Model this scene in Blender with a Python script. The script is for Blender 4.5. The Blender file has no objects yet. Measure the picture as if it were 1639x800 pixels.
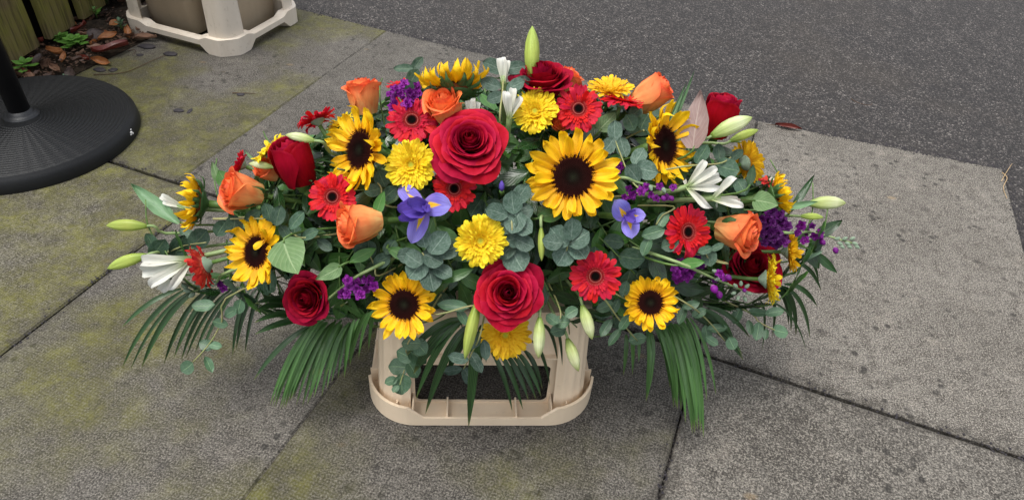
import bpy, math, random
import numpy as np
from mathutils import Vector, Matrix, noise as mn
rnd = random.Random(7)
R_ = math.radians
sc = bpy.context.scene
# ------------------------------------------------------------ camera
IW, IH, FPX, CH = 1639.0, 800.0, 1119.0, 1.05
p_, r_ = R_(40.46), R_(-4.717)
fw = Vector((0, math.cos(p_), -math.sin(p_)))
rt0 = Vector((1, 0, 0)); dn0 = fw.cross(rt0)
RT = rt0*math.cos(r_) + dn0*math.sin(r_)
DN = dn0*math.cos(r_) - rt0*math.sin(r_)
CAM = Vector((0, 0, CH))
cd = bpy.data.cameras.new('camera'); cam = bpy.data.objects.new('camera', cd)
sc.collection.objects.link(cam); sc.camera = cam
cd.sensor_width = 36; cd.lens = 36*FPX/IW; cd.clip_start = .02; cd.clip_end = 500
m = Matrix.Identity(4)
for i in range(3):
    m[i][0] = RT[i]; m[i][1] = -DN[i]; m[i][2] = -fw[i]; m[i][3] = CAM[i]
cam.matrix_world = m
# ------------------------------------------------------------ light: overcast day
SUN_EL, SUN_AZ = R_(74), R_(-110)
w = bpy.data.worlds.new('World'); sc.world = w; w.use_nodes = True
nt = w.node_tree; bg = nt.nodes['Background']
sky = nt.nodes.new('ShaderNodeTexSky'); sky.sky_type = 'NISHITA'; sky.sun_disc = False
sky.sun_elevation = SUN_EL; sky.sun_rotation = SUN_AZ; sky.air_density = 1.0; sky.dust_density = 3.0; sky.ozone_density = 1.0
hs = nt.nodes.new('ShaderNodeHueSaturation'); hs.inputs['Saturation'].default_value = .25
nt.links.new(sky.outputs[0], hs.inputs['Color']); nt.links.new(hs.outputs[0], bg.inputs[0]); bg.inputs[1].default_value = .13
sd = bpy.data.lights.new('sun', 'SUN'); sd.energy = 1.5; sd.angle = R_(28); sd.color = (1, .97, .92)
sun = bpy.data.objects.new('sun', sd); sc.collection.objects.link(sun)
sdir = Vector((math.sin(SUN_AZ)*math.cos(SUN_EL), math.cos(SUN_AZ)*math.cos(SUN_EL), math.sin(SUN_EL)))
sun.rotation_euler = sdir.to_track_quat('Z', 'Y').to_euler(); sun.location = (0, 0, 5)
sc.view_settings.view_transform = 'Standard'; sc.view_settings.look = 'None'
sc.view_settings.exposure = 0.95; sc.view_settings.gamma = 1

# ------------------------------------------------------------ geometry of the view (real distances)
def ray(px, py):
    return ((px-IW/2)/FPX*RT + (py-IH/2)/FPX*DN + fw).normalized()
def at(px, py, z):
    d = ray(px, py); return CAM + d*((z-CH)/d.z)
def depth(P): return (P-CAM).dot(fw)
def proj(P):
    q = P-CAM; z = q.dot(fw); return (IW/2+FPX*q.dot(RT)/z, IH/2+FPX*q.dot(DN)/z)
def at_depth(px, py, dp):
    d = ray(px, py); return CAM + d*(dp/d.dot(fw))
YAW = R_(5.5)
K1 = Vector((math.cos(YAW), math.sin(YAW), 0)); K2 = Vector((-math.sin(YAW), math.cos(YAW), 0))
EC = Vector((-.02, .985, .31)); EA = (.50, .25, .24)
def dome(px, py, off=.02):
    a = [e+off for e in EA]
    d = ray(px, py); o = CAM-EC
    D = Vector((d.dot(K1)/a[0], d.dot(K2)/a[1], d.z/a[2])); O = Vector((o.dot(K1)/a[0], o.dot(K2)/a[1], o.z/a[2]))
    A = D.dot(D); B = D.dot(O); C = O.dot(O)-1; q = B*B-A*C
    t = (-B-math.sqrt(q))/A if q > 0 else -B/A
    P = CAM+d*t; L = P-EC
    n = K1*(L.dot(K1)/a[0]**2) + K2*(L.dot(K2)/a[1]**2) + Vector((0, 0, L.z/a[2]**2))
    return P, n.normalized()
def view(px, py, v):                       # direction given as right / up / towards the viewer at that spot
    t = -ray(px, py); r = (RT - t*RT.dot(t)).normalized(); u = t.cross(r)
    return (r*v[0]+u*v[1]+t*v[2]).normalized()
def frame(z, xh=None, loc=None, s=1.0):
    z = z.normalized()
    if xh is None: xh = Vector((0, 0, 1)) if abs(z.z) < .9 else Vector((0, 1, 0))
    x = xh - z*xh.dot(z)
    if x.length < 1e-5: x = z.orthogonal()
    x.normalize(); y = z.cross(x)
    M = Matrix.Identity(4); s = (s, s, s) if not hasattr(s, '__len__') else s
    for i in range(3):
        M[i][0] = x[i]*s[0]; M[i][1] = y[i]*s[1]; M[i][2] = z[i]*s[2]; M[i][3] = loc[i] if loc else 0
    return M
# ------------------------------------------------------------ objects
COL = sc.collection
def empty(name, M, label, cat, group=None):
    o = bpy.data.objects.new(name, None); COL.objects.link(o); o.matrix_world = M; o.empty_display_size = .01
    o['label'] = label; o['category'] = cat
    if group: o['group'] = group
    o['_m'] = 0; del o['_m']
    ROOT[o.name] = M.copy(); return o
ROOT = {}
def part(name, me, parent, W=None, L=None, kind=None, label=None):
    o = bpy.data.objects.new(name, me); COL.objects.link(o)
    if parent:
        o.parent = parent
        o.matrix_local = L if L is not None else (ROOT[parent.name].inverted() @ W if W is not None else Matrix.Identity(4))
        ROOT[o.name] = ROOT[parent.name] @ o.matrix_local
    else:
        if W is not None: o.matrix_world = W
        ROOT[o.name] = W.copy() if W is not None else Matrix.Identity(4)
    if kind: o['kind'] = kind
    if label: o['label'] = label
    return o
def tag(o, label, cat, group=None):
    o['label'] = label; o['category'] = cat
    if group: o['group'] = group
    return o
def mk(vs, fs, mat, uvs=None, smooth=True, name='mesh'):
    me = bpy.data.meshes.new(name); me.from_pydata([tuple(v) for v in vs], [], fs)
    if uvs is not None:
        ul = me.uv_layers.new(name='UVMap'); li = np.empty(len(me.loops), dtype=np.int32)
        me.loops.foreach_get('vertex_index', li); ul.data.foreach_set('uv', np.array(uvs, dtype=np.float32)[li].ravel())
    if smooth: me.polygons.foreach_set('use_smooth', [True]*len(me.polygons))
    if mat: me.materials.append(mat)
    me.update(); return me
class MB:
    def __init__(s): s.v = []; s.f = []; s.u = []
    def add(s, vs, fs, us=None, M=None):
        n = len(s.v); s.v += [tuple(M @ Vector(v)) if M else tuple(v) for v in vs]
        s.f += [tuple(i+n for i in f) for f in fs]; s.u += us if us else [(0, 0)]*len(vs)
    def box(s, c, d, M=None):
        x, y, z = [e/2 for e in d]
        vs = [(c[0]+a*x, c[1]+b*y, c[2]+e*z) for a in (-1, 1) for b in (-1, 1) for e in (-1, 1)]
        s.add(vs, [(0, 1, 3, 2), (4, 6, 7, 5), (0, 4, 5, 1), (2, 3, 7, 6), (0, 2, 6, 4), (1, 5, 7, 3)], None, M)
    def mesh(s, mat, smooth=True, name='mesh'): return mk(s.v, s.f, mat, s.u, smooth, name)
def grid(fn, nu, nv):
    vs, us, fs = [], [], []
    for i in range(nu+1):
        for j in range(nv+1):
            u, v = i/nu, j/nv*2-1
            vs.append(fn(u, v)); us.append((u, j/nv))
    for i in range(nu):
        for j in range(nv):
            a = i*(nv+1)+j; fs.append((a, a+nv+1, a+nv+2, a+1))
    return vs, fs, us
def lathe(prof, n=20, sx=1, wob=0):
    vs, fs, us = [], [], []
    for i, (r, z) in enumerate(prof):
        for k in range(n):
            a = 2*math.pi*k/n; rr = r*(1+wob*math.cos(3*a))
            vs.append((rr*math.cos(a), rr*math.sin(a), z)); us.append((i/(len(prof)-1), k/n))
    for i in range(len(prof)-1):
        for k in range(n):
            fs.append((i*n+k, i*n+(k+1) % n, (i+1)*n+(k+1) % n, (i+1)*n+k))
    fs.append(tuple(range(n))[::-1]); fs.append(tuple((len(prof)-1)*n+k for k in range(n)))
    return vs, fs, us
def bez(P, n):
    if len(P) == 2: return [P[0].lerp(P[1], i/n) for i in range(n+1)]
    if len(P) == 3: return [P[0]*(1-t)**2+P[1]*2*t*(1-t)+P[2]*t*t for t in [i/n for i in range(n+1)]]
    out = []
    Q = [P[0]*2-P[1]]+list(P)+[P[-1]*2-P[-2]]; seg = len(P)-1
    for i in range(n+1):
        t = i/n*seg; k = min(int(t), seg-1); t -= k
        a, b, c, d = Q[k:k+4]
        out.append(.5*((2*b)+(c-a)*t+(2*a-5*b+4*c-d)*t*t+(3*b-a-3*c+d)*t**3))
    return out
def tube(pts, r0, r1, n=6):
    vs, fs, us = [], [], []; N = len(pts); side = None
    for i, P in enumerate(pts):
        t = (pts[min(i+1, N-1)]-pts[max(i-1, 0)]).normalized()
        side = (side - t*side.dot(t)).normalized() if side else t.orthogonal().normalized()
        b = t.cross(side); r = r0+(r1-r0)*i/(N-1)
        for k in range(n):
            a = 2*math.pi*k/n; vs.append(P+side*math.cos(a)*r+b*math.sin(a)*r); us.append((i/(N-1), k/n))
    for i in range(N-1):
        for k in range(n): fs.append((i*n+k, i*n+(k+1) % n, (i+1)*n+(k+1) % n, (i+1)*n+k))
    fs.append(tuple(range(n))[::-1]); fs.append(tuple((N-1)*n+k for k in range(n)))
    return vs, fs, us
def interp(tab, x):
    for (a, b), (c, d) in zip(tab, tab[1:]):
        if x <= c: return b+(d-b)*((x-a)/(c-a))
    return tab[-1][1]

# ------------------------------------------------------------ materials
def S(v): return tuple(v)+(1,) if len(v) == 3 else v
class NT:
    def __init__(s, name):
        s.m = bpy.data.materials.new(name); s.m.use_nodes = True; s.t = s.m.node_tree; s.b = s.t.nodes['Principled BSDF']
    def n(s, typ, **k):
        o = s.t.nodes.new('ShaderNode'+typ)
        for a, v in k.items(): setattr(o, a, v)
        return o
    def put(s, sock, v):
        if hasattr(v, 'is_output'): s.t.links.new(v, sock)
        else: sock.default_value = S(v) if hasattr(v, '__len__') and len(sock.default_value) == 4 else v
    def math(s, op, a, b=0, clamp=False):
        o = s.n('Math', operation=op); o.use_clamp = clamp; s.put(o.inputs[0], a); s.put(o.inputs[1], b); return o.outputs[0]
    def mix(s, f, a, b, mode='MIX'):
        o = s.n('Mix', data_type='RGBA', blend_type=mode); s.put(o.inputs[0], f); s.put(o.inputs[6], a); s.put(o.inputs[7], b); return o.outputs[2]
    def ramp(s, f, st):
        o = s.n('ValToRGB'); s.put(o.inputs[0], f); e = o.color_ramp.elements
        while len(e) < len(st): e.new(.5)
        for i, (p, c) in enumerate(st):
            e[i].position = p; e[i].color = S(c) if hasattr(c, '__len__') else (c, c, c, 1)
        return o.outputs[0]
    def noise(s, vec, scale, detail=4, rough=.55, out=0):
        o = s.n('TexNoise'); o.inputs['Scale'].default_value = scale; o.inputs['Detail'].default_value = detail; o.inputs['Roughness'].default_value = rough
        if vec is not None: s.put(o.inputs['Vector'], vec)
        return o.outputs[out]
    def vor(s, vec, scale, out='Distance', feature='F1'):
        o = s.n('TexVoronoi', feature=feature); o.inputs['Scale'].default_value = scale
        if vec is not None: s.put(o.inputs['Vector'], vec)
        return o.outputs[out]
    def co(s, out='Object'): return s.n('TexCoord').outputs[out]
    def maps(s, vec, scale, rot=(0, 0, 0), loc=None):
        o = s.n('Mapping'); s.put(o.inputs[0], vec); o.inputs['Scale'].default_value = scale; o.inputs['Rotation'].default_value = rot
        if loc is not None: s.put(o.inputs[1], loc)
        return o.outputs[0]
    def sep(s, vec):
        o = s.n('SeparateXYZ'); s.put(o.inputs[0], vec); return o.outputs
    def rand(s): return s.n('ObjectInfo').outputs['Random']
    def bump(s, h, strength, dist):
        o = s.n('Bump'); o.inputs['Strength'].default_value = strength; o.inputs['Distance'].default_value = dist; s.put(o.inputs['Height'], h)
        if hasattr(s, '_bn'): s.t.links.new(s._bn, o.inputs['Normal'])
        s._bn = o.outputs[0]; s.t.links.new(o.outputs[0], s.b.inputs['Normal'])
    def fin(s, col, rough=.6, spec=.5, trans=None, tw=.3, sheen=0):
        s.put(s.b.inputs['Base Color'], col); s.put(s.b.inputs['Roughness'], rough); s.b.inputs['Specular IOR Level'].default_value = spec
        if sheen: s.b.inputs['Sheen Weight'].default_value = sheen
        if trans is not None:
            tr = s.n('BsdfTranslucent'); s.put(tr.inputs[0], col); mx = s.n('MixShader'); mx.inputs[0].default_value = tw
            s.t.links.new(s.b.outputs[0], mx.inputs[1]); s.t.links.new(tr.outputs[0], mx.inputs[2])
            s.t.links.new(mx.outputs[0], s.t.nodes['Material Output'].inputs[0])
        return s.m
def petal_mat(name, stops, var=.25, streak=.35, tw=.3, rough=.55, spec=.3, freq=14, sheen=0, blotch=None, deep=None):
    t = NT(name); uv = t.co('UV'); x = t.sep(uv)
    c = t.ramp(x[0], stops)
    rd = t.rand(); off = t.n('CombineXYZ'); t.put(off.inputs[0], t.math('MULTIPLY', rd, 37)); t.put(off.inputs[1], t.math('MULTIPLY', rd, 11))
    st = t.noise(t.maps(uv, (2.2, freq, 1), loc=off.outputs[0]), 1, 3)
    if deep is not None: c = t.mix(t.ramp(t.noise(t.maps(uv, (2, 2.5, 1), loc=off.outputs[0]), 1.3, 2), [(.4, 0), (.7, .8)]), c, deep)
    if blotch is not None:
        vv = t.math('ABSOLUTE', t.math('SUBTRACT', x[1], .5)); k = t.math('ADD', t.math('MULTIPLY', vv, 5), t.math('MULTIPLY', t.math('ABSOLUTE', t.math('SUBTRACT', x[0], blotch[1])), blotch[2]))
        c = t.mix(t.ramp(k, [(.7, 1), (1., 0)]), c, blotch[0])
    c = t.mix(t.ramp(st, [(.35, streak), (.6, 0)]), c, t.mix(1, c, (.72, .6, .55), 'MULTIPLY'))
    h = t.n('HueSaturation'); t.put(h.inputs['Color'], c)
    t.put(h.inputs['Value'], t.math('ADD', 1-var/2, t.math('MULTIPLY', rd, var))); t.put(h.inputs['Hue'], t.math('ADD', .494, t.math('MULTIPLY', rd, .012)))
    t.bump(st, .55, .0012)
    return t.fin(h.outputs[0], rough, spec, True, tw, sheen)
def leaf_mat(name, c1, c2, vein, rough=.35, spec=.5, tw=.18, vs=.5, back=None, bloom=0):
    t = NT(name); uv = t.co('UV'); x = t.sep(uv); rd = t.rand()
    vv = t.math('ABSOLUTE', t.math('SUBTRACT', x[1], .5))
    n = t.noise(t.co('Object'), 3.0, 4) if False else t.noise(t.maps(uv, (3, 3, 1)), 1.5, 4)
    c = t.mix(t.ramp(n, [(.3, 0), (.7, 1)]), c1, c2)
    c = t.mix(t.math('MULTIPLY', t.ramp(rd, [(0, 0), (1, .5)]), 1), c, c2)
    side = t.math('SINE', t.math('ADD', t.math('MULTIPLY', x[0], 46), t.math('MULTIPLY', vv, -38)))
    sv = t.ramp(side, [(.80, 0), (1, vs*.6)])
    c = t.mix(sv, c, vein)
    mid = t.ramp(vv, [(.012, 1), (.035, 0)])
    c = t.mix(t.math('MULTIPLY', mid, vs+.3), c, vein)
    if bloom: c = t.mix(t.ramp(t.noise(t.maps(uv, (2, 2, 1)), 4, 5), [(.45, 0), (.75, bloom)]), c, (.42, .5, .46))
    if back is not None:
        c = t.mix(t.n('NewGeometry').outputs['Backfacing'], c, back)
    h = t.n('HueSaturation'); t.put(h.inputs['Color'], c); t.put(h.inputs['Value'], t.math('ADD', .8, t.math('MULTIPLY', rd, .45)))
    t.bump(t.math('ADD', t.math('MULTIPLY', side, .3), t.math('MULTIPLY', mid, -1.5)), .3, .0006)
    return t.fin(h.outputs[0], rough, spec, True, tw)
def plain(name, c1, c2, scale=40, rough=.6, spec=.5, bump=.2, bd=.001, tw=None, var=0):
    t = NT(name); n = t.noise(t.co('Object'), scale, 5)
    c = t.mix(t.ramp(n, [(.35, 0), (.65, 1)]), c1, c2)
    if bump: t.bump(n, bump, bd)
    if var:
        h = t.n('HueSaturation'); t.put(h.inputs['Color'], c); t.put(h.inputs['Value'], t.math('ADD', 1-var/2, t.math('MULTIPLY', t.rand(), var))); c = h.outputs[0]
    return t.fin(c, rough, spec, True if tw else None, tw or 0)
M = {}
M['sun'] = petal_mat('sunflower_petal', [(0, (.84, .34, .004)), (.25, (.92, .50, .004)), (.8, (.95, .61, .008)), (1, (.95, .63, .010))], .3, .45)
M['ger_red'] = petal_mat('gerbera_red', [(0, (.42, .004, .018)), (.5, (.62, .006, .026)), (1, (.72, .010, .034))], .3, .5)
M['ger_coral'] = petal_mat('gerbera_coral', [(0, (.80, .28, .16)), (.4, (.68, .05, .035)), (1, (.66, .03, .025))], .3, .5)
M['ger_yel'] = petal_mat('gerbera_yellow', [(0, (.80, .40, .01)), (.4, (.88, .58, .012)), (1, (.95, .78, .025))], .15, .25)
M['ger_gold'] = petal_mat('gerbera_golden', [(0, (.82, .34, .01)), (.4, (.90, .52, .012)), (1, (.93, .60, .02))], .2, .4)
M['rose_red'] = petal_mat('rose_red', [(0, (.11, .001, .006)), (.55, (.27, .0015, .016)), (.9, (.38, .004, .028)), (1, (.52, .018, .05))], .2, .45, .15, .65, .06, 10, 0, deep=(.30, .002, .014))
M['rose_dark'] = petal_mat('rose_dark', [(0, (.12, .001, .006)), (.6, (.26, .003, .016)), (1, (.38, .006, .030))], .3, .45, .15, .65, .06, 10, 0, deep=(.2, .002, .014))
M['rose_org'] = petal_mat('rose_orange', [(0, (.90, .60, .22)), (.45, (.94, .38, .12)), (.85, (.94, .27, .085)), (1, (.88, .12, .045))], .15, .35, .22, .5, .3, 10, deep=(.92, .24, .07))
M['white'] = petal_mat('lily_white', [(0, (.42, .54, .22)), (.3, (.66, .69, .58)), (1, (.72, .73, .70))], .1, .4, .3, .5, .3, 8)
M['iris'] = petal_mat('iris_blue', [(0, (.32, .22, .62)), (.5, (.20, .17, .66)), (1, (.30, .28, .74))], .2, .5, .3, .5, .3, 20, blotch=((.85, .52, .02), .25, 2.2))
M['iris2'] = petal_mat('iris_standard', [(0, (.12, .06, .40)), (1, (.16, .10, .55))], .2, .6, .3, .5, .3, 20)
M['stock'] = petal_mat('stock_purple', [(0, (.50, .22, .50)), (.25, (.22, .012, .26)), (1, (.17, .008, .22))], .5, .5, .25, .5, .3, 12)
M['stock_dark'] = petal_mat('stock_deep_purple', [(0, (.20, .03, .22)), (.25, (.10, .006, .13)), (1, (.08, .004, .11))], .5, .5, .25, .5, .3, 12)
M['bud'] = petal_mat('lily_bud', [(0, (.20, .32, .05)), (.3, (.50, .60, .22)), (.7, (.66, .72, .42)), (1, (.42, .52, .16))], .15, .5, .2, .42, .4, 26)
M['bud_g'] = petal_mat('lily_bud_green', [(0, (.20, .32, .04)), (.4, (.42, .52, .10)), (1, (.36, .48, .10))], .15, .5, .2, .42, .4, 26)
M['ruscus'] = leaf_mat('ruscus_leaf', (.008, .026, .007), (.018, .058, .013), (.05, .10, .035), .26, .5, .10, .35)
M['mid'] = leaf_mat('mid_green_leaf', (.028, .085, .016), (.055, .145, .032), (.12, .22, .08), .32, .5, .15, .5)
M['weed'] = leaf_mat('weed_leaf', (.10, .28, .035), (.16, .36, .06), (.28, .45, .14), .4, .5, .25, .4)
M['lime'] = leaf_mat('fresh_leaf', (.035, .12, .015), (.055, .165, .025), (.13, .24, .07), .35, .5, .2, .5)
M['dgreen'] = leaf_mat('sunflower_leaf', (.07, .14, .05), (.15, .25, .10), (.26, .36, .18), .55, .35, .2, .8, (.20, .28, .15))
M['bract'] = leaf_mat('bract', (.035, .09, .025), (.06, .13, .035), (.10, .18, .07), .5, .3, .1, .4)
M['euc'] = leaf_mat('eucalyptus_leaf', (.036, .074, .050), (.070, .118, .086), (.17, .235, .185), .55, .25, .1, .45, (.08, .13, .095), .2)
M['euc_d'] = leaf_mat('eucalyptus_dark_leaf', (.022, .055, .032), (.040, .085, .048), (.12, .19, .10), .48, .28, .1, .4, (.10, .16, .11), .12)
M['euc_g'] = leaf_mat('eucalyptus_green_leaf', (.045, .105, .050), (.07, .145, .075), (.2, .32, .16), .42, .45, .1, .4, (.10, .16, .11), .1)
M['lilyleaf'] = leaf_mat('lily_leaf', (.12, .24, .10), (.20, .34, .19), (.30, .42, .30), .45, .4, .2, .0)
M['pink'] = leaf_mat('pink_grey_leaf', (.22, .14, .13), (.30, .22, .20), (.38, .30, .27), .6, .3, .15, .6)
def palm_mat(name, a, b):
    t = NT(name); uv = t.co('UV'); x = t.sep(uv)
    st = t.math('SINE', t.math('ADD', t.math('MULTIPLY', x[1], 34), t.math('MULTIPLY', t.noise(t.maps(uv, (1.5, 3, 1)), 1, 2), 3)))
    c = t.mix(t.ramp(t.noise(t.maps(uv, (1.5, 7, 1)), 1, 3), [(.38, 0), (.62, 1)]), a, b); c = t.mix(t.ramp(st, [(.2, 0), (1, .35)]), c, (.10, .19, .06))
    h = t.n('HueSaturation'); t.put(h.inputs['Color'], c); t.put(h.inputs['Value'], t.math('ADD', .75, t.math('MULTIPLY', t.rand(), .6))); c = h.outputs[0]
    c = t.mix(t.ramp(x[0], [(.9, 0), (1, .7)]), c, (.16, .17, .04))
    t.bump(st, .35, .0005)
    return t.fin(c, .30, .55, True, .12)
M['palm'] = palm_mat('palm_leaf', (.007, .028, .007), (.020, .065, .016))
M['palm_b'] = palm_mat('palm_leaf_bright', (.024, .080, .014), (.085, .19, .05))
M['stem'] = plain('green_stem', (.055, .12, .022), (.10, .18, .04), 60, .5, .4, .2, .0005)
M['stem_w'] = plain('woody_stem', (.30, .26, .12), (.24, .28, .10), 60, .5, .4, .2, .0005)
M['stem_p'] = plain('pale_stem', (.17, .26, .09), (.25, .33, .14), 60, .5, .4, .2, .0005)
M['calyx'] = plain('calyx', (.20, .30, .19), (.33, .42, .32), 160, .6, .3, .8, .002)
def disc_mat():
    t = NT('sunflower_disc'); uv = t.co('UV'); x = t.sep(uv); n = t.noise(t.co('Object'), 14, 3)
    c = t.ramp(x[0], [(0, (.018, .020, .011)), (.20, (.012, .009, .006)), (.34, (.010, .004, .003)), (.75, (.030, .007, .006)), (.93, (.055, .014, .008)), (1, (.10, .03, .01))])
    c = t.mix(t.ramp(x[1], [(.93, 0), (1, .6)]), c, (.30, .13, .03))
    return t.fin(c, .9, .06)
M['disc'] = disc_mat()
def gdisc(name, st):
    t = NT(name); x = t.sep(t.co('UV')); return t.fin(t.ramp(x[0], st), .9, .03)
M['gd_red'] = gdisc('gerbera_disc', [(0, (.004, .004, .003)), (.42, (.006, .003, .003)), (.52, (.07, .008, .008)), (.62, (.16, .012, .012)), (.66, (.42, .15, .12)), (.72, (.24, .02, .02)), (.88, (.30, .02, .02)), (.95, (.52, .16, .13)), (1, (.40, .03, .03))])
M['gd_yel'] = gdisc('gerbera_yellow_disc', [(0, (.34, .40, .06)), (.4, (.60, .50, .04)), (1, (.80, .50, .02))])
# ---- built things
def slab_mat():
    t = NT('paving_concrete'); co = t.co('Object'); oi = t.n('ObjectInfo').outputs['Color']; ch = t.n('SeparateColor'); t.put(ch.inputs[0], oi)
    n1 = t.noise(co, 4.5, 6, .62); n2 = t.noise(co, 34, 6, .7); n3 = t.noise(t.maps(co, (1, 1, 1), loc=(5, 3, 0)), 1.7, 4, .6)
    n4 = t.noise(t.maps(co, (1, 1, 1), loc=(9, 1, 2)), 13, 5, .65); fine = t.noise(co, 330, 4, .7)
    c = t.mix(t.ramp(n1, [(.32, 0), (.68, 1)]), (.058, .053, .046), (.132, .124, .112))
    c = t.mix(t.ramp(n2, [(.42, .8), (.52, 0)]), c, (.040, .035, .030))
    c = t.mix(t.ramp(n4, [(.56, 0), (.70, .6)]), c, (.21, .19, .165))
    c = t.mix(t.ramp(fine, [(.50, 0), (.62, .8)]), c, (.34, .32, .285))
    c = t.mix(t.ramp(fine, [(.38, .9), (.48, 0)]), c, (.022, .019, .016))
    sp = t.vor(t.maps(co, (1, 1, 1)), 42); pick = t.noise(t.maps(co, (1, 1, 1), loc=(2, 7, 0)), 9, 3)
    c = t.mix(t.math('MULTIPLY', t.ramp(sp, [(.20, 1), (.36, 0)]), t.ramp(pick, [(.52, 0), (.60, .9)])), c, (.022, .020, .018))
    sp2 = t.vor(t.maps(co, (1, 1, 1), loc=(1, 4, 0)), 15); c = t.mix(t.math('MULTIPLY', t.ramp(sp2, [(.06, .8), (.22, 0)]), t.ramp(n4, [(.4, 0), (.55, 1)])), c, (.030, .027, .024))
    sp3 = t.vor(t.maps(co, (1, 1.7, 1), loc=(3, 8, 0)), 6); c = t.mix(t.ramp(sp3, [(.04, .5), (.09, 0)]), c, (.24, .17, .09))
    mb = t.n('Math', operation='ADD'); t.put(mb.inputs[0], n3); t.put(mb.inputs[1], t.math('SUBTRACT', ch.outputs[0], .5))
    mo = t.math('MULTIPLY', t.ramp(mb.outputs[0], [(.48, 0), (.60, 1)]), t.ramp(n2, [(.30, .25), (.6, 1)]))
    c = t.mix(t.math('MULTIPLY', mo, .80), c, t.mix(t.ramp(n4, [(.4, 0), (.65, 1)]), (.070, .066, .010), (.165, .165, .014)))
    c = t.mix(1, c, t.mix(ch.outputs[1], (.22, .22, .22), (1.74, 1.69, 1.62)), 'MULTIPLY')
    ex = t.sep(t.co('UV')); ed = t.math('MINIMUM', t.math('MINIMUM', ex[0], t.math('SUBTRACT', .64, ex[0])), t.math('MINIMUM', ex[1], t.math('SUBTRACT', ex[2], ex[1]))) if False else t.math('MINIMUM', ex[0], ex[1])
    g3 = t.noise(co, 120, 3, .6)
    c = t.mix(t.ramp(g3, [(.55, 0), (.68, .25)]), c, (.22, .20, .175)); c = t.mix(t.ramp(g3, [(.36, .35), (.46, 0)]), c, (.030, .026, .021))
    edn = t.math('ADD', ed, t.math('MULTIPLY', t.math('SUBTRACT', n2, .5), .09))
    c = t.mix(t.ramp(edn, [(.0, .55), (.026, .0)]), c, (.032, .028, .022))
    # pimpled surface
    v = t.maps(co, (1, 1, 1), rot=(0, 0, R_(18.8+0))); X = t.sep(v); k = 2*math.pi/.0085
    dots = t.math('MULTIPLY', t.math('SINE', t.math('MULTIPLY', t.math('ADD', X[0], X[1]), k*.7)), t.math('SINE', t.math('MULTIPLY', t.math('SUBTRACT', X[0], X[1]), k*.7)))
    dw = t.math('MULTIPLY', dots, t.ramp(n1, [(.3, .35), (.55, 1)]))
    c = t.mix(t.math('MULTIPLY', t.ramp(dw, [(.0, .0), (.5, .16)]), ch.outputs[2]), c, (.27, .25, .215))
    t.bump(t.math('MULTIPLY', dw, ch.outputs[2]), .3, .0016); t.bump(fine, .6, .002); t.bump(n2, .4, .003)
    return t.fin(c, .8, .35)
M['slab'] = slab_mat()
def tarmac_mat():
    t = NT('tarmac'); co = t.co('Object')
    n1 = t.noise(co, 1.3, 5, .6); n2 = t.noise(co, 18, 4, .6); v = t.n('TexVoronoi'); v.inputs['Scale'].default_value = 290; t.put(v.inputs['Vector'], co)
    v2 = t.n('TexVoronoi'); v2.inputs['Scale'].default_value = 95; t.put(v2.inputs['Vector'], co)
    g = t.sep(v.outputs['Color']); g2 = t.sep(v2.outputs['Color'])
    c = t.ramp(g[0], [(0, (.006, .005, .005)), (.5, (.019, .016, .0155)), (.80, (.046, .039, .036)), (.94, (.12, .108, .10)), (1, (.28, .255, .23))])
    c = t.mix(t.math('MULTIPLY', t.ramp(g2[1], [(.88, 0), (.92, 1)]), t.ramp(v2.outputs['Distance'], [(.25, .8), (.4, 0)])), c, (.26, .24, .22))
    c = t.mix(t.ramp(n2, [(.4, .55), (.6, 0)]), c, (.013, .011, .011)); c = t.mix(t.ramp(t.noise(co, 70, 3), [(.56, 0), (.68, .5)]), c, (.10, .088, .080))
    c = t.mix(t.ramp(n1, [(.5, 0), (.75, .4)]), c, (.055, .043, .030))
    t.bump(v.outputs['Distance'], .9, .003); t.bump(t.noise(co, 120, 4, .7), .6, .004)
    return t.fin(c, .72, .4)
M['tarmac'] = tarmac_mat()
def plastic(name, a, b, dirt=.35):
    t = NT(name); co = t.co('Object'); n = t.noise(t.maps(co, (1, 1, .25)), 18, 6, .65); g = t.noise(co, 90, 4)
    c = t.mix(t.ramp(n, [(.3, 0), (.7, 1)]), a, b); c = t.mix(t.ramp(g, [(.60, 0), (.8, dirt)]), c, (.30, .24, .16))
    sc_ = t.noise(t.maps(co, (60, 60, 3)), 1, 3); c = t.mix(t.ramp(sc_, [(.62, 0), (.74, dirt)]), c, (.42, .35, .26))
    t.bump(g, .12, .0006); return t.fin(c, .42, .45)
M['crate'] = plastic('cream_plastic', (.84, .68, .49), (.78, .625, .45), .18)
M['crate2'] = plastic('grubby_cream_plastic', (.72, .645, .55), (.64, .56, .46), .5)
M['bucket'] = plastic('beige_bucket_plastic', (.47, .38, .27), (.40, .32, .23), .5)
def wood():
    t = NT('mossy_wood'); co = t.co('Object'); g = t.noise(t.maps(co, (26, 26, 1.6)), 1.6, 6, .7); n = t.noise(co, 7, 5, .6); f = t.noise(t.maps(co, (130, 130, 8)), 1, 4)
    c = t.mix(t.ramp(g, [(.3, 0), (.7, 1)]), (.085, .062, .030), (.24, .185, .095))
    c = t.mix(t.ramp(n, [(.36, 0), (.62, .85)]), c, (.17, .175, .025)); c = t.mix(t.ramp(f, [(.35, .6), (.5, 0)]), c, (.045, .036, .02))
    t.bump(g, .8, .004); t.bump(f, .5, .002); return t.fin(c, .85, .2)
M['wood'] = wood()
M['wood_shade'] = plain('shaded_wood', (.006, .005, .003), (.012, .009, .006), 20, .9, .2)  # near-black colour stands in for the shade behind the fence boards
M['iron'] = plain('black_cast_base', (.006, .0065, .008), (.007, .008, .009), 130, .55, .35, .35, .001)
M['pole'] = plain('black_painted_pole', (.004, .004, .005), (.007, .007, .008), 30, .45, .5, .1, .0005)
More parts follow.
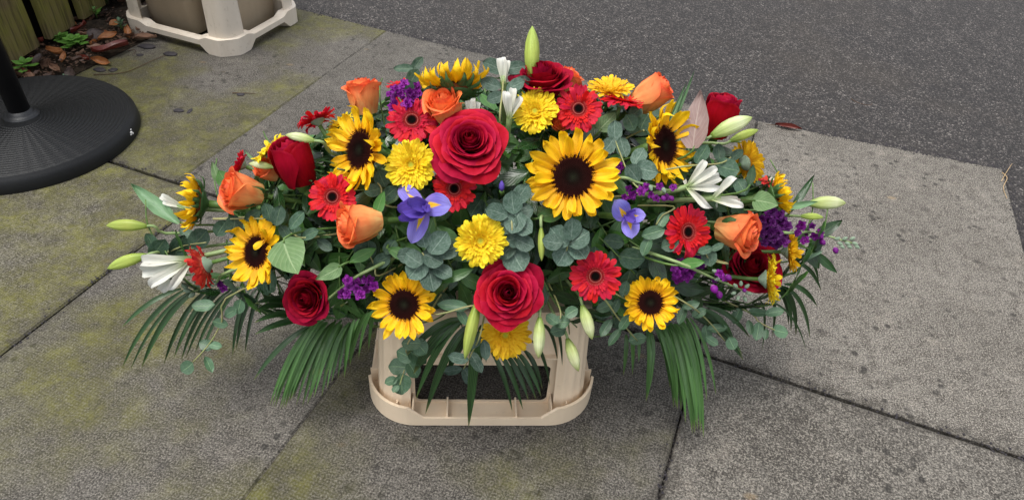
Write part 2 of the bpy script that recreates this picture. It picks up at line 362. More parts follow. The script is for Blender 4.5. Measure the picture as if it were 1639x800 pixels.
M['grey'] = plain('dark_grey_collar', (.012, .013, .016), (.018, .020, .023), 50, .45, .5, .1)
M['soil'] = plain('damp_soil', (.016, .011, .007), (.040, .028, .018), 45, .9, .2, 1, .01)
M['foam'] = plain('floral_foam', (.012, .035, .014), (.02, .05, .02), 60, .95, .1, .4)
M['tray'] = plain('dark_green_plastic', (.008, .02, .010), (.012, .03, .014), 20, .5, .4, .1)
def dead(name, a, b, rough=.5):
    t = NT(name); uv = t.co('UV'); x = t.sep(uv); vv = t.math('ABSOLUTE', t.math('SUBTRACT', x[1], .5)); n = t.noise(t.maps(uv, (3, 3, 1)), 2, 5)
    c = t.mix(t.ramp(n, [(.35, 0), (.65, 1)]), a, b); c = t.mix(t.ramp(vv, [(.01, .6), (.03, 0)]), c, (.05, .02, .01))
    t.bump(n, .5, .003); return t.fin(c, rough, .5, True, .1)
M['dead_o'] = dead('orange_dead_leaf', (.26, .085, .02), (.36, .15, .05)); M['dead_r'] = dead('red_dead_leaf', (.11, .016, .010), (.17, .034, .024), .35)
M['dead_b'] = dead('brown_dead_leaf', (.06, .030, .018), (.13, .07, .045)); M['dead_p'] = dead('purple_brown_leaf', (.045, .030, .026), (.10, .07, .062))
M['dead_t'] = dead('tan_dead_leaf', (.26, .15, .10), (.36, .21, .14)); M['pebble'] = plain('dark_stone', (.022, .020, .024), (.045, .040, .044), 80, .7, .3)
M['twig'] = plain('brown_twig', (.06, .035, .02), (.10, .06, .04), 80, .8, .2); M['mark'] = plain('white_paint_chip', (.6, .6, .6), (.7, .7, .7), 80, .7, .2)
M['straw'] = plain('dry_straw', (.40, .28, .15), (.5, .36, .2), 80, .8, .2)

# ------------------------------------------------------------ ground
E1 = Vector((.9467, -.322, 0)); E2 = Vector((.322, .9467, 0))
def U(u, v, z=0): return E1*u+E2*v+Vector((0, 0, z))
mb = MB(); s = 60; mb.add([(-s, -s, -.014), (s, -s, -.014), (s, s, -.014), (-s, s, -.014)], [(0, 1, 2, 3)])
part('tarmac_ground', mb.mesh(M['tarmac'], False), None, kind='structure')
def slab(u0, u1, v0, v1, col, v1b=None, dz=0, g0=.0014, g1=.0014):
    v1b = v1b if v1b is not None else v1
    g = .0013; nu, nv = 34, 50; vs, fs = [], []; top = {}; uvs = []
    seed = u0*7+v0*3
    def pos(i, j):
        a, b = i/nu, j/nv; u = u0+g0+(u1-u0-g0-g1)*a; vt = v1+(v1b-v1)*a; v = v0+g+(vt-v0-2*g)*b
        z = dz + mn.noise(Vector((u*3, v*3, seed)))*.0005
        e = min(i, nu-i, j, nv-j)
        n1 = mn.noise(Vector((u*38, v*38, 1+seed))); n2 = mn.noise(Vector((u*90, v*90, 5)))
        if (i == 0 and g0 > .001) or (i == nu and g1 > .001): u += (1 if i == 0 else -1)*(max(0, n1)*.003+max(0, n2)*.002)
        if j in (0, nv): v += (1 if j == 0 else -1)*(max(0, n1)*.003+max(0, n2)*.002)
        return u, v, z, e
    def idx(i, j): return i*(nv+1)+j
    # non-uniform spacing so that the arris is narrow
    def ax(k, n): 
        if k == 0: return 0
        if k == n: return 1
        return (.006 + (k-1)/(n-2)*(1-.012))
    for i in range(nu+1):
        for j in range(nv+1):
            u, v, z, e = pos(ax(i, nu)*nu, ax(j, nv)*nv)
            e = min(i, nu-i, j, nv-j)
            vs.append(U(u, v, z-(.0035 if e == 0 else 0)))
            du = min(u-u0 if g0 > .001 else 9, u1-u if g1 > .001 and u1 < .7 else 9); uvs.append((min(1, du), max(0, min(v-v0, v1-v if v1 < 1.5 else 9))))
    for i in range(nu):
        for j in range(nv): fs.append((idx(i, j), idx(i+1, j), idx(i+1, j+1), idx(i, j+1)))
    ring = [idx(i, 0) for i in range(nu)]+[idx(nu, j) for j in range(nv)]+[idx(i, nv) for i in range(nu, 0, -1)]+[idx(0, j) for j in range(nv, 0, -1)]
    b = len(vs); vs += [Vector((vs[k].x, vs[k].y, -.05)) for k in ring]
    L = len(ring); uvs += [(0, 0)]*L
    for k in range(L): fs.append((ring[k], b+k, b+(k+1) % L, ring[(k+1) % L]))
    fs.append(tuple(b+k for k in range(L))[::-1])
    o = part('paving_slab', mk(vs, fs, M['slab'], uvs, smooth=False), PAVE); o.color = col; return o
PAVE = part('pavement', mk([U(-1.885, -.3, -.046), U(.752, -.3, -.046), U(.752, 2.05, -.046), U(-1.885, 2.05, -.046)], [(0, 1, 2, 3)], M['soil'], smooth=False), None, kind='structure')
# colour = moss, lightness, pimple strength
slab(-1.888, -1.246, 1.04, 2.10, (.57, .32, .5, 1), 2.085, g1=.0001)
slab(-1.246, -.60, 1.04, 2.083, (.32, .30, .5, 1), 2.078, g0=.0001)
slab(-.60, .06, 1.04, 2.078, (.22, .36, .5, 1), 2.073)
slab(.06, .757, 1.04, 2.073, (.10, .56, .5, 1), 2.132)
slab(-1.888, -1.143, -.02, 1.034, (.64, .36, .7, 1), dz=.001)
slab(-1.143, -.556, -.02, 1.034, (.44, .33, .8, 1), g1=.0003)
slab(-.556, .06, -.02, 1.034, (.55, .27, .8, 1), dz=.0004, g0=.0003)
slab(.06, .757, -.02, 1.034, (.14, .40, .7, 1), dz=.001)
# soil bed beside the slabs
def soil_fn(u, v):
    uu = -3.4+(3.4-1.894)*u; vv = .6+2.6*(v+1)/2
    e = min(1, (1-u)*8); n = mn.noise(Vector((uu*9, vv*9, 0)))*.02+mn.noise(Vector((uu*30, vv*30, 0)))*.008
    return U(uu, vv, -.004+e*(.012+n))
v_, f_, u_ = grid(soil_fn, 70, 110)
part('soil', mk(v_, f_, M['soil'], u_), None, kind='structure')

# ------------------------------------------------------------ fence
F0 = Vector((-1.5345, 1.850, 0)); F1 = Vector((-1.483, 2.318, 0)); fd = (F1-F0).normalized(); fn_ = Vector((fd.y, -fd.x, 0))
fence = empty('wooden_fence', Matrix.Translation(F0), 'green mossy wooden board fence standing in the soil at top left', 'fence')
def plank(a, wd, z0, h, back=0, mat='wood', tilt=0, top=1.3):
    nz = 14; mbp = MB(); c = F0+fd*(a+wd/2)-fn_*back; th = .02
    def sec(z, k):
        o = mn.noise(Vector((a*9, z*5, 3)))*.0025
        return [(-wd/2+o, -th/2, z), (-wd/2+.003+o, th/2, z), (wd/2-.003+o, th/2+.0004, z), (wd/2+o, -th/2, z)]
    vs = []; fs = []
    for k in range(nz+1):
        z = z0+(h)*k/nz; vs += sec(z+(mn.noise(Vector((a, z, 1)))*.004 if k == 0 else 0), k)
    for k in range(nz):
        for q in range(4): fs.append((k*4+q, k*4+(q+1) % 4, k*4+4+(q+1) % 4, k*4+4+q))
    fs += [(3, 2, 1, 0), tuple(nz*4+q for q in range(4))]
    Mx = Matrix.Identity(4)
    for i in range(3): Mx[i][0] = fd[i]; Mx[i][1] = fn_[i]; Mx[i][3] = c[i]
    part('plank', mk(vs, fs, M[mat], smooth=False), fence, W=Mx @ Matrix.Rotation(tilt, 4, 'Y'))
plank(-.52, .125, .03, 1.2); plank(-.345, .125, .028, 1.2, tilt=.01); plank(-.17, .125, .033, 1.2)
plank(.005, .128, .03, 1.2, tilt=-.004); plank(.180, .128, .03, 1.2, tilt=.006); plank(.347, .058, .03, 1.2); plank(.407, .068, .034, 1.2, tilt=.004)
plank(.52, .125, .05, 1.2); plank(.695, .125, .05, 1.2); plank(.87, .125, .05, 1.2)
for k in range(9): plank(-.6+k*.175+.06, .165, .0, 1.15, .06, 'wood_shade')  # back boards, shade painted into their colour so the gaps look black
mb = MB(); mb.box((.2, -.045, .45), (2.2, .04, .08)); Mx = Matrix.Identity(4)
for i in range(3): Mx[i][0] = fd[i]; Mx[i][1] = fn_[i]; Mx[i][3] = F0[i]
part('rail', mb.mesh(M['wood_shade'], False), fence, W=Mx)

# ------------------------------------------------------------ parasol base
BC = Vector((-1.300, 1.532, 0.0005)); BR = .272
pb = empty('parasol_base', Matrix.Translation(BC), 'round black parasol base with woven pattern and upright pole at far left', 'parasol base')
def ridged():
    vs, fs, us = [], [], []; nr, na = 230, 300
    prof = [(BR, 0), (BR+.001, .006), (BR-.002, .026), (BR-.007, .036), (BR-.013, .041)]
    rows = prof+[(BR-.013-(BR-.013-.045)*i/nr, None) for i in range(1, nr+1)]
    for i, (r, z) in enumerate(rows):
        for k in range(na):
            a = 2*math.pi*k/na; rr = r; zz = z
            if zz is None:
                base = .041+.007*(1-(r/BR)**2)
                nl = 50; a2 = a*nl; ph = (r+.0016*abs(math.sin(a2/2)))/.0098; ring = int(ph)
                sc2 = math.sin(a2); fr = ph-ring
                zz = base+.0032*fr*(1 if fr < .8 else (1-fr)*5)
                rr = r
            vs.append((rr*math.cos(a), rr*math.sin(a), zz)); us.append((0, 0))
    n = len(rows)
    for i in range(n-1):
        for k in range(na): fs.append((i*na+k, i*na+(k+1) % na, (i+1)*na+(k+1) % na, (i+1)*na+k))
    fs.append(tuple((n-1)*na+k for k in range(na)))
    return mk(vs, fs, M['iron'], us)
part('base_plate', ridged(), pb)
PC = Vector((-.010, .022, 0))
o = part('collar', mk(*lathe([(.001, .052), (.043, .052), (.043, .047), (.040, .053), (.036, .056), (.031, .058), (.029, .066), (.001, .066)][1:], 40)[:2], M['grey']), pb, L=Matrix.Translation(PC))
part('pole', mk(*lathe([(.0255, .055), (.0255, 1.6), (.02, 1.61)], 32)[:2], M['pole']), pb, L=Matrix.Translation(PC))
kb = MB(); kb.add(*tube([Vector((0, 0, .262)), Vector((-.03, -.045, .262))], .012, .014, 12)); kb.add(*tube([Vector((-.028, -.042, .262)), Vector((-.036, -.054, .262))], .020, .018, 14))
part('clamp_knob', kb.mesh(M['pole']), pb, L=Matrix.Translation(PC))
mk_b = MB(); q = at(205, 208, .03)
for dx, dz, s_ in [(0, 0, 1), (.006, -.006, .9), (-.006, -.004, .7), (.003, .007, .6)]:
    aa = math.atan2(q.y-BC.y, q.x-BC.x)+dx*3; mk_b.box((BR*math.cos(aa), BR*math.sin(aa), .022+dz), (.003*s_, .006*s_, .004*s_), Matrix.Identity(4))
part('paint_chip', mk_b.mesh(M['mark'], False), pb)

# ------------------------------------------------------------ crates
def rrect(w, d, r, n=8, cx=0, cy=0):
    pts = []
    for sx, sy, a0 in ((1, -1, -90), (1, 1, 0), (-1, 1, 90), (-1, -1, 180)):
        for k in range(n+1):
            a = R_(a0+90*k/n); pts.append((cx+sx*(w/2-r)+r*math.cos(a), cy+sy*(d/2-r)+r*math.sin(a)))
    return pts
def wall_loop(mb, outer, inner, zb, zt):
    n = len(outer); vs = []
    for (a, b) in zip(outer, inner):
        z0 = zb(a) if callable(zb) else zb; z1 = zt(a) if callable(zt) else zt
        vs += [(a[0], a[1], z0), (a[0], a[1], z1), (b[0], b[1], z1), (b[0], b[1], z0)]
    fs = []
    for k in range(n):
        j = (k+1) % n
        for q in range(4): fs.append((k*4+q, j*4+q, j*4+(q+1) % 4, k*4+(q+1) % 4))
    mb.add(vs, fs)
def dens(p, m):
    out = []
    for i in range(len(p)):
        a, b = p[i], p[(i+1) % len(p)]; L = math.hypot(b[0]-a[0], b[1]-a[1]); k = max(1, int(L/m))
        out += [(a[0]+(b[0]-a[0])*t/k, a[1]+(b[1]-a[1])*t/k) for t in range(k)]
    return out
CW, CD = .412, .335
CO = K1*.0435+K2*(.742+CD/2); CMx = Matrix.Identity(4)
for i in range(3): CMx[i][0] = K1[i]; CMx[i][1] = K2[i]; CMx[i][3] = CO[i]
CMx[2][3] = .002
crate = empty('plastic_crate', CMx, 'cream plastic display crate with dark front opening carrying the floral spray', 'crate')
base = MB(); o2 = dens(rrect(CW, CD, .088, 10), .012); i2 = [(x*(1-.0085/CW*1.0), y*(1-.0085/CD)) for x, y in o2]
def rim_h(p):
    ax_ = abs(p[0]) if abs(abs(p[1])-CD/2) < .03 else 9
    t = min(1, max(0, (ax_-.105)/.026)); h = .020+.026*t
    return h if p[1] < -CD/2+.086 else .010
wall_loop(base, o2, i2, 0, rim_h)
part('base_rim', base.mesh(M['crate'], False), crate)
fl = MB(); o3 = [(x*.985, y*.98) for x, y in o2]; i3 = [(x*.80, y*.74) for x, y in o2]
wall_loop(fl, o3, i3, .004, .009); part('base_flange', fl.mesh(M['crate'], False), crate)
FY = -CD/2+.043                                    # plane of the front wall
def holed(w, h, hx0, hx1, hz0, hz1, hr, y, th, zb):
    mbh = MB(); n = 6
    ho = [(x, z) for x, z in rrect(hx1-hx0, hz1-hz0, hr, n, (hx0+hx1)/2, (hz0+hz1)/2)]
    ou = []
    cx, cz = (hx0+hx1)/2, (hz0+hz1)/2
    for k, (x, z) in enumerate(ho):
        q = k//(n+1); t = (k % (n+1))/n
        cs = [(w/2, zb), (w/2, zb+h), (-w/2, zb+h), (-w/2, zb)][q]
        # project onto the outer border
        X = [x, cs[0], x, cs[0]][q] if False else (cs[0] if (0 < k % (n+1) < n) or True else x)
        px_ = cs[0]; pz_ = cs[1]
        if q == 0: px_, pz_ = (x, zb) if t < .5 else ((cs[0], zb) if t == .5 else (cs[0], z))
        if q == 1: px_, pz_ = (cs[0], z) if t < .5 else ((cs[0], zb+h) if t == .5 else (x, zb+h))
        if q == 2: px_, pz_ = (x, zb+h) if t < .5 else ((cs[0], zb+h) if t == .5 else (cs[0], z))
        if q == 3: px_, pz_ = (cs[0], z) if t < .5 else ((cs[0], zb) if t == .5 else (x, zb))
        ou.append((px_, pz_))
    N = len(ho); vs = []; fs = []
    for a, b in zip(ou, ho): vs += [(a[0], y, a[1]), (b[0], y, b[1]), (b[0], y+th, b[1]), (a[0], y+th, a[1])]
    for k in range(N):
        j = (k+1) % N
        for q in range(4): fs.append((k*4+q, j*4+q, j*4+(q+1) % 4, k*4+(q+1) % 4))
    mbh.add(vs, fs); return mbh
part('front_wall', holed(.300, .129, -.1195, .117, .013, .113, .011, FY, .004, .0095).mesh(M['crate'], False), crate)
lg = MB(); lg.box((0, FY-.0015, .1395), (.268, .013, .003)); part('ledge', lg.mesh(M['crate'], False), crate)
hd = MB(); hd.add([(-.132, FY+.002, .141), (.132, FY+.002, .141), (.112, FY+.034, .232), (-.112, FY+.034, .232), (-.132, FY+.006, .141), (.132, FY+.006, .141), (.112, FY+.038, .232), (-.112, FY+.038, .232)], [(0, 1, 2, 3), (5, 4, 7, 6), (0, 3, 7, 4), (1, 5, 6, 2), (3, 2, 6, 7), (0, 4, 5, 1)])
for sx in (-1, 1): hd.add([(sx*.133, FY+.001, .141), (sx*.150, FY-.004, .141), (sx*.146, FY+.000, .232), (sx*.113, FY+.033, .232)], [(0, 1, 2, 3)])
part('hood_panel', hd.mesh(M['crate'], False), crate)
def column(sx, sy):
    vs, fs = [], []; cx, cy = sx*(CW/2-.063), sy*(CD/2-.068); nz = 8; na = 30
    for k in range(nz+1):
        t = k/nz; z = .0095+.228*t
        if k == 1: z = .016
        rr = (.046-.004*t)*(1.06 if k == 0 else 1)
        for a in range(na+1):
            an = -.35+(math.pi/2+.7)*a/na
            fl_ = .0030*abs(math.sin(an*8)) if z > .03 else 0
            r = rr-fl_
            vs.append((cx+sx*r*math.cos(an)-sx*.012*t*.6, cy+sy*r*math.sin(an)-sy*.012*t, z))
    for k in range(nz):
        for a in range(na): fs.append((k*(na+1)+a, k*(na+1)+a+1, (k+1)*(na+1)+a+1, (k+1)*(na+1)+a))
    vs.append((cx-sx*.02, cy-sy*.02, .2375)); c = len(vs)-1
    for a in range(na): fs.append((nz*(na+1)+a, nz*(na+1)+a+1, c))
    return mk(vs, fs, M['crate'])
for sx in (-1, 1):
    for sy in (-1, 1): part('corner_column', column(sx, sy), crate)
for sx in (-1, 1):
    sw = MB(); sw.box((sx*.1515, .013, .123), (.004, .270, .224)); part('side_wall', sw.mesh(M['crate'], False), crate)
sw = MB(); sw.box((0, .150, .123), (.307, .004, .224)); part('back_wall', sw.mesh(M['crate'], False), crate)
tp = MB(); tp.box((0, .013, .2370), (.299, .265, .004)); part('top_deck', tp.mesh(M['crate'], False), crate)
def rib(c, d):
    rb = MB(); rb.box(c, d); part('rib', rb.mesh(M['crate'], False), crate)
for x in (-.150, -.122, -.062, .060, .122, .150):
    xo = x; yo = -CD/2+.0045 if abs(x) < .13 else -CD/2+.02
    rib((x, (yo+FY)/2, .022 if abs(x) > .1 else .016), (.003, abs(FY-yo), .030 if abs(x) > .1 else .018))
for sx in (-1, 1): rib((sx*.188, -.075, .026), (.030, .003, .036)); rib((sx*.188, .0, .022), (.030, .003, .028))

# back crate, holding buckets, slab aligned
cu, cv = -1.777, 1.835
C2 = Matrix.Identity(4); c0_ = U(cu, cv, .001)
for i in range(3): C2[i][0] = E1[i]; C2[i][1] = E2[i]; C2[i][3] = c0_[i]
cr2 = empty('plastic_crate', C2, 'grubby cream plastic crate with arched feet on mossy slab, holding buckets', 'crate')
W2, D2 = .455, .40
def chamf(w, d, c, r=.014): return [(w/2-c, -d/2), (w/2, -d/2+c), (w/2, d/2-c), (w/2-c, d/2), (-w/2+c, d/2), (-w/2, d/2-c), (-w/2, -d/2+c), (-w/2+c, -d/2)]
def soft(p, k=2):
    for _ in range(k):
        q = []
        for i in range(len(p)):
            a, b = Vector(p[i]), Vector(p[(i+1) % len(p)]); L = (b-a).length; f = min(.25, .008/L)
            q += [tuple(a.lerp(b, f)), tuple(a.lerp(b, 1-f))]
        p = q
    return p
out = dens(soft(chamf(W2, D2, .045)), .01); inn = [(x*(1-.062/W2), y*(1-.062/D2)) for x, y in out]
def arch(p):
    x, y = abs(p[0]), abs(p[1])
    d = (W2/2-x) if y > D2/2-.012 else ((D2/2-y) if x > W2/2-.012 else 0)
    t = min(1, max(0, (d-.095)/.026)); return .026*t
def atop(p): return .053
fm = MB(); wall_loop(fm, out, inn, arch, lambda p: .055-.022*min(1, arch(p)/.026)*.55)
part('foot_frame', fm.mesh(M['crate2'], False), cr2)
for sx in (-1, 1):
    for sy in (-1, 1):
        vs, fs = [], []; nz = 6; na = 22; cx, cy = sx*(W2/2-.078), sy*(D2/2-.078)
        for k in range(nz+1):
            z = .030+.40*k/nz; r0 = .062-.008*k/nz
            for a in range(na+1):
                an = -.25+(math.pi/2+.5)*a/na; e = 1+.10*math.sin(an*2)**4 if 0 < an < 1.57 else 1
                vs.append((cx+sx*r0*e*math.cos(an)*1.02, cy+sy*r0*e*math.sin(an)*1.02, z))
        N = len(vs)
        vs += [(cx+(x-cx)*.93, cy+(y-cy)*.93, z) for x, y, z in vs]
        for q in (0, N):
            for k in range(nz):
                for a in range(na): fs.append((q+k*(na+1)+a, q+k*(na+1)+a+1, q+(k+1)*(na+1)+a+1, q+(k+1)*(na+1)+a))
        for k in range(nz):
            for a in (0, na): fs.append((k*(na+1)+a, (k+1)*(na+1)+a, N+(k+1)*(na+1)+a, N+k*(na+1)+a))
        part('corner_column', mk(vs, fs, M['crate2']), cr2)
tr = MB(); wall_loop(tr, [(x*.90, y*.90) for x, y in out], [(x*.80, y*.80) for x, y in out], .40, .43); part('top_rim', tr.mesh(M['crate2'], False), cr2)
for bx, by, lab in ((-.07, .0, 'beige plastic bucket in the back crate, seen through its long side'), (.10, .03, 'second beige bucket in the back crate, nearer the tarmac')):
    Mx = C2 @ Matrix.Translation((bx, by, .012))
    vs, fs = [], []
    prof = [(.125, .125, 0, .03), (.128, .128, .004, .03), (.155, .145, .34, .035), (.160, .15, .345, .035), (.160, .15, .355, .035), (.150, .14, .355, .035), (.122, .12, .01, .03)]
    if bx > 0: prof = [(a*.50, b*.85, z, r*.6) for a, b, z, r in prof]
    n = None
    for a, b, z, r in prof:
        pl = rrect(a*2*.78, b*2, r, 5); n = len(pl); vs += [(x, y, z) for x, y in pl]
    for i in range(len(prof)-1):
        for k in range(n): fs.append((i*n+k, i*n+(k+1) % n, (i+1)*n+(k+1) % n, (i+1)*n+k))
    fs.append(tuple(range(n))[::-1]); fs.append(tuple((len(prof)-1)*n+k for k in range(n)))
    e = tag(part('bucket', mk(vs, fs, M['bucket']), None, W=Mx), lab, 'bucket', 'buckets inside the back crate')

# ------------------------------------------------------------ petal and leaf meshes
PT = {'sun': [(0, .45), (.25, .82), (.5, 1), (.75, .82), (.9, .45), (1, .03)],
      'ger': [(0, .42), (.4, .80), (.75, 1), (.9, .92), (.97, .66), (1, .30)],
      'leaf': [(0, .06), (.12, .50), (.35, .95), (.5, 1), (.7, .82), (.88, .40), (1, .02)],
      'round': [(0, .10), (.08, .52), (.25, .88), (.5, 1), (.75, .88), (.92, .50), (1, .08)],
      'heart': [(0, .42), (.07, .78), (.25, 1), (.5, .90), (.75, .55), (.92, .2), (1, .02)],
      'lance': [(0, .25), (.15, .6), (.4, 1), (.7, .72), (.9, .3), (1, .01)],
      'lily': [(0, .34), (.3, .70), (.6, 1), (.8, .82), (.93, .4), (1, .05)],
      'bract': [(0, .9), (.3, 1), (.6, .7), (.85, .3), (1, .02)]}
def petal(shape, L=1, W=.3, bend=0, cup=.15, curl=0, wave=.02, twist=0, seed=0, nu=8, nv=4, r0=0, fold=0, crease=0, notch=0):
    def fn(u, v):
        uu = u*.985+.0; w = W/2*interp(PT[shape], u)
        x = r0+L*uu; y = v*w
        z = bend*L*u*u + cup*W*(v*v)*(1-.3*u) - fold*abs(v)*w
        if u > .7: z += curl*L*(u-.7)**2*6; x -= abs(curl)*L*(u-.7)**2*2
        z += wave*math.sin(u*9+seed*2+v*2.2)*abs(v)+wave*.5*mn.noise(Vector((u*3, v*2, seed*3.3)))
        z -= crease*math.cos(v*math.pi*2.2)*W*.08
        if notch and u > .95: x -= notch*L*(abs(v) < .2)
        a = twist*u; y, z = y*math.cos(a)-z*math.sin(a), y*math.sin(a)+z*math.cos(a)
        y += .06*W*math.sin(u*2.5+seed)
        return (x, y, z)
    return grid(fn, nu, nv)
def var(mat, n, f): return [mk(*[(g := f(i))[0], g[1], M[mat] if isinstance(mat, str) else mat, g[2]]) for i in range(n)]
rp = random.Random(3)
SUNP = var('sun', 7, lambda i: petal('sun', 1, .40, rp.uniform(-.15, .35), .25, rp.uniform(-.8, .9), .035, rp.uniform(-.6, .6), i, crease=1))
def gerp(mat): return var(mat, 5, lambda i: petal('ger', 1, .30, rp.uniform(-.06, .08), .12, rp.uniform(-.5, .2), .012, rp.uniform(-.12, .12), i, nu=7, crease=1.1, notch=.02))
GERP = {k: gerp(k) for k in ('ger_red', 'ger_coral', 'ger_yel', 'ger_gold')}
BRACT = var('bract', 3, lambda i: petal('bract', 1, .42, rp.uniform(-.1, .2), .2, .6, .03, 0, i, nu=6))
LEAF = {}
for k, sh, kw in (('ruscus', 'leaf', dict(W=1, cup=.10, fold=.12, wave=.03)), ('mid', 'leaf', dict(W=1, cup=.1, fold=.12, wave=.04)), ('weed', 'leaf', dict(W=1, cup=.1, fold=.15, wave=.04)), ('lime', 'leaf', dict(W=1, cup=.1, fold=.15, wave=.03)), ('dgreen', 'heart', dict(W=1, cup=.12, fold=.1, wave=.05)),
                  ('euc', 'round', dict(W=1, cup=.14, fold=.06, wave=.045)), ('euc_d', 'round', dict(W=1, cup=.14, fold=.06, wave=.045)), ('euc_g', 'round', dict(W=1, cup=.14, fold=.06, wave=.045)),
                  ('lilyleaf', 'lance', dict(W=1, cup=.15, fold=.1, wave=.02)), ('pink', 'heart', dict(W=1, cup=.15, fold=.1, wave=.06))):
    LEAF[k] = var(k, 4, lambda i: petal(sh, 1, bend=rp.uniform(-.22, .06), seed=i, nu=8, nv=4, **kw))
for k in ('dead_o', 'dead_r', 'dead_b', 'dead_p', 'dead_t'):
    LEAF[k] = var(k, 3, lambda i: petal('leaf', 1, W=1, bend=rp.uniform(-.1, .2), cup=.45, curl=rp.uniform(-.3, .8), wave=.08, twist=rp.uniform(-.6, .6), seed=i, nu=9))
# ------------------------------------------------------------ flower builders (unit radius, face along +Z)
def disc_mesh():
    mb = MB(); R0 = .47
    mb.add(*lathe([(R0, -.10), (R0, .0), (.40, .05), (.25, .075), (.12, .06), (.02, .045)], 28))
    mb.u = [(min(1, math.hypot(v[0], v[1])/R0), 0) for v in mb.v]
    for i in range(560):
        r = R0*math.sqrt((i+.5)/560); a = i*2.39996; x, y = r*math.cos(a), r*math.sin(a); t = r/R0
        zb = .045+.03*math.sin(t*math.pi)*1.0; h = .022+.05*t*t+rp.uniform(0, .02); s = .011+.004*t; zb = zb if t < .85 else .03
        lx, ly = x*(1+.04*t), y*(1+.04*t)
        mb.add([(x-s, y, zb), (x, y-s, zb), (x+s, y, zb), (x, y+s, zb), (lx, ly, zb+h)], [(0, 1, 4), (1, 2, 4), (2, 3, 4), (3, 0, 4)], [(t, 0)]*4+[(t, rp.choice([0, 0, 1]))])
    return mb.mesh(M['disc'], False)
DISC = disc_mesh()
CAL = mk(*(lambda g: (g[0], g[1], M['calyx'], g[2]))(lathe([(.02, -.34), (.07, -.33), (.12, -.28), (.24, -.16), (.33, -.09), (.34, -.05), (.2, -.05), (.02, -.05)], 24, wob=.02)))
SCAL = mk(*(lambda g: (g[0], g[1], M['bract'], g[2]))(lathe([(.02, -.34), (.09, -.32), (.16, -.24), (.36, -.17), (.46, -.12), (.46, -.08), (.2, -.08)], 24)))
def gdisc_mesh(mat, R0, n, tall):
    mb = MB(); mb.add(*lathe([(R0, -.04), (R0, .01), (R0*.6, .03), (.01, .02)], 24)); mb.u = [(min(1, math.hypot(v[0], v[1])/R0), 0) for v in mb.v]
    for i in range(n):
        r = R0*math.sqrt((i+.5)/n); a = i*2.39996; t = r/R0; x, y = r*math.cos(a), r*math.sin(a); s = .010; h = (.012+.05*t)*tall*rp.uniform(.6, 1.3)
        q = 1+.12*t; mb.add([(x-s, y-s, .015), (x+s, y-s, .015), (x+s, y+s, .015), (x-s, y+s, .015), (x*q, y*q, .03+h)], [(0, 1, 4), (1, 2, 4), (2, 3, 4), (3, 0, 4)], [(t, 0)]*5)
    return mb.mesh(M[mat], False)
GD = {'r': gdisc_mesh('gd_red', .33, 260, 1.0), 'y': gdisc_mesh('gd_yel', .24, 180, 1.4)}
def ring_mesh(mat, rings, seed):
    rr = random.Random(seed); mb = MB()
    for (n, r0, L, W, tilt) in rings:
        for k in range(n):
            a = 2*math.pi*(k+rr.uniform(-.2, .2))/n
            g = petal('ger', L*rr.uniform(.85, 1.1), W, rr.uniform(-.1, .1), .12, rr.uniform(-.4, .4), .01, rr.uniform(-.2, .2), k, nu=4, nv=2)
            Mx = Matrix.Rotation(a, 4, 'Z') @ Matrix.Translation((r0, 0, .0)) @ Matrix.Rotation(-R_(tilt+rr.uniform(-6, 6)), 4, 'Y')
            mb.add(g[0], g[1], g[2], Mx)
    return mb.mesh(M[mat])
RING = {'ger_red': [ring_mesh('ger_red', [(30, .27, .26, .085, 22), (26, .27, .42, .12, 12)], s) for s in (1, 2)],
        'ger_coral': [ring_mesh('ger_coral', [(30, .27, .26, .085, 22), (26, .27, .42, .12, 12)], s) for s in (1,)],
        'ger_yel': [ring_mesh('ger_yel', [(26, .10, .20, .05, 55), (30, .16, .30, .08, 38), (32, .20, .44, .10, 25), (34, .22, .60, .11, 13), (30, .24, .70, .11, 8)], s) for s in (1, 2, 3, 4)],
        'ger_gold': [ring_mesh('ger_gold', [(26, .10, .20, .05, 55), (30, .16, .30, .08, 38), (32, .20, .44, .10, 25), (34, .22, .60, .11, 13), (30, .24, .70, .11, 8)], s) for s in (1, 5)]}
def flower_stem(root, P, n, R, r=.0035, mat='stem', L=.12):
    T = EC - Vector((0, 0, .06)); T = P + (T-P)*.75
    P0 = P-n*R*.3; P1 = P0-n*min(L, .06)
    part('stem', mk(*(lambda g: (g[0], g[1], M[mat], g[2]))(tube(bez([P0, P1, T], 8), r, r*.9, 8))), root, W=Matrix.Identity(4))
def root_for(name, px, py, rpx, face, off, label, cat, group, spin=None):
    P, nn = dome(px, py, off); R = rpx*depth(P)/FPX; z = view(px, py, face)
    Mx = frame(z, loc=P) @ Matrix.Rotation(rnd.uniform(0, 6.28) if spin is None else spin, 4, 'Z') @ Matrix.Scale(R, 4)
    FL.append((px, py, label)); return empty(name, Mx, label, cat, group), P, z, R
FL = []
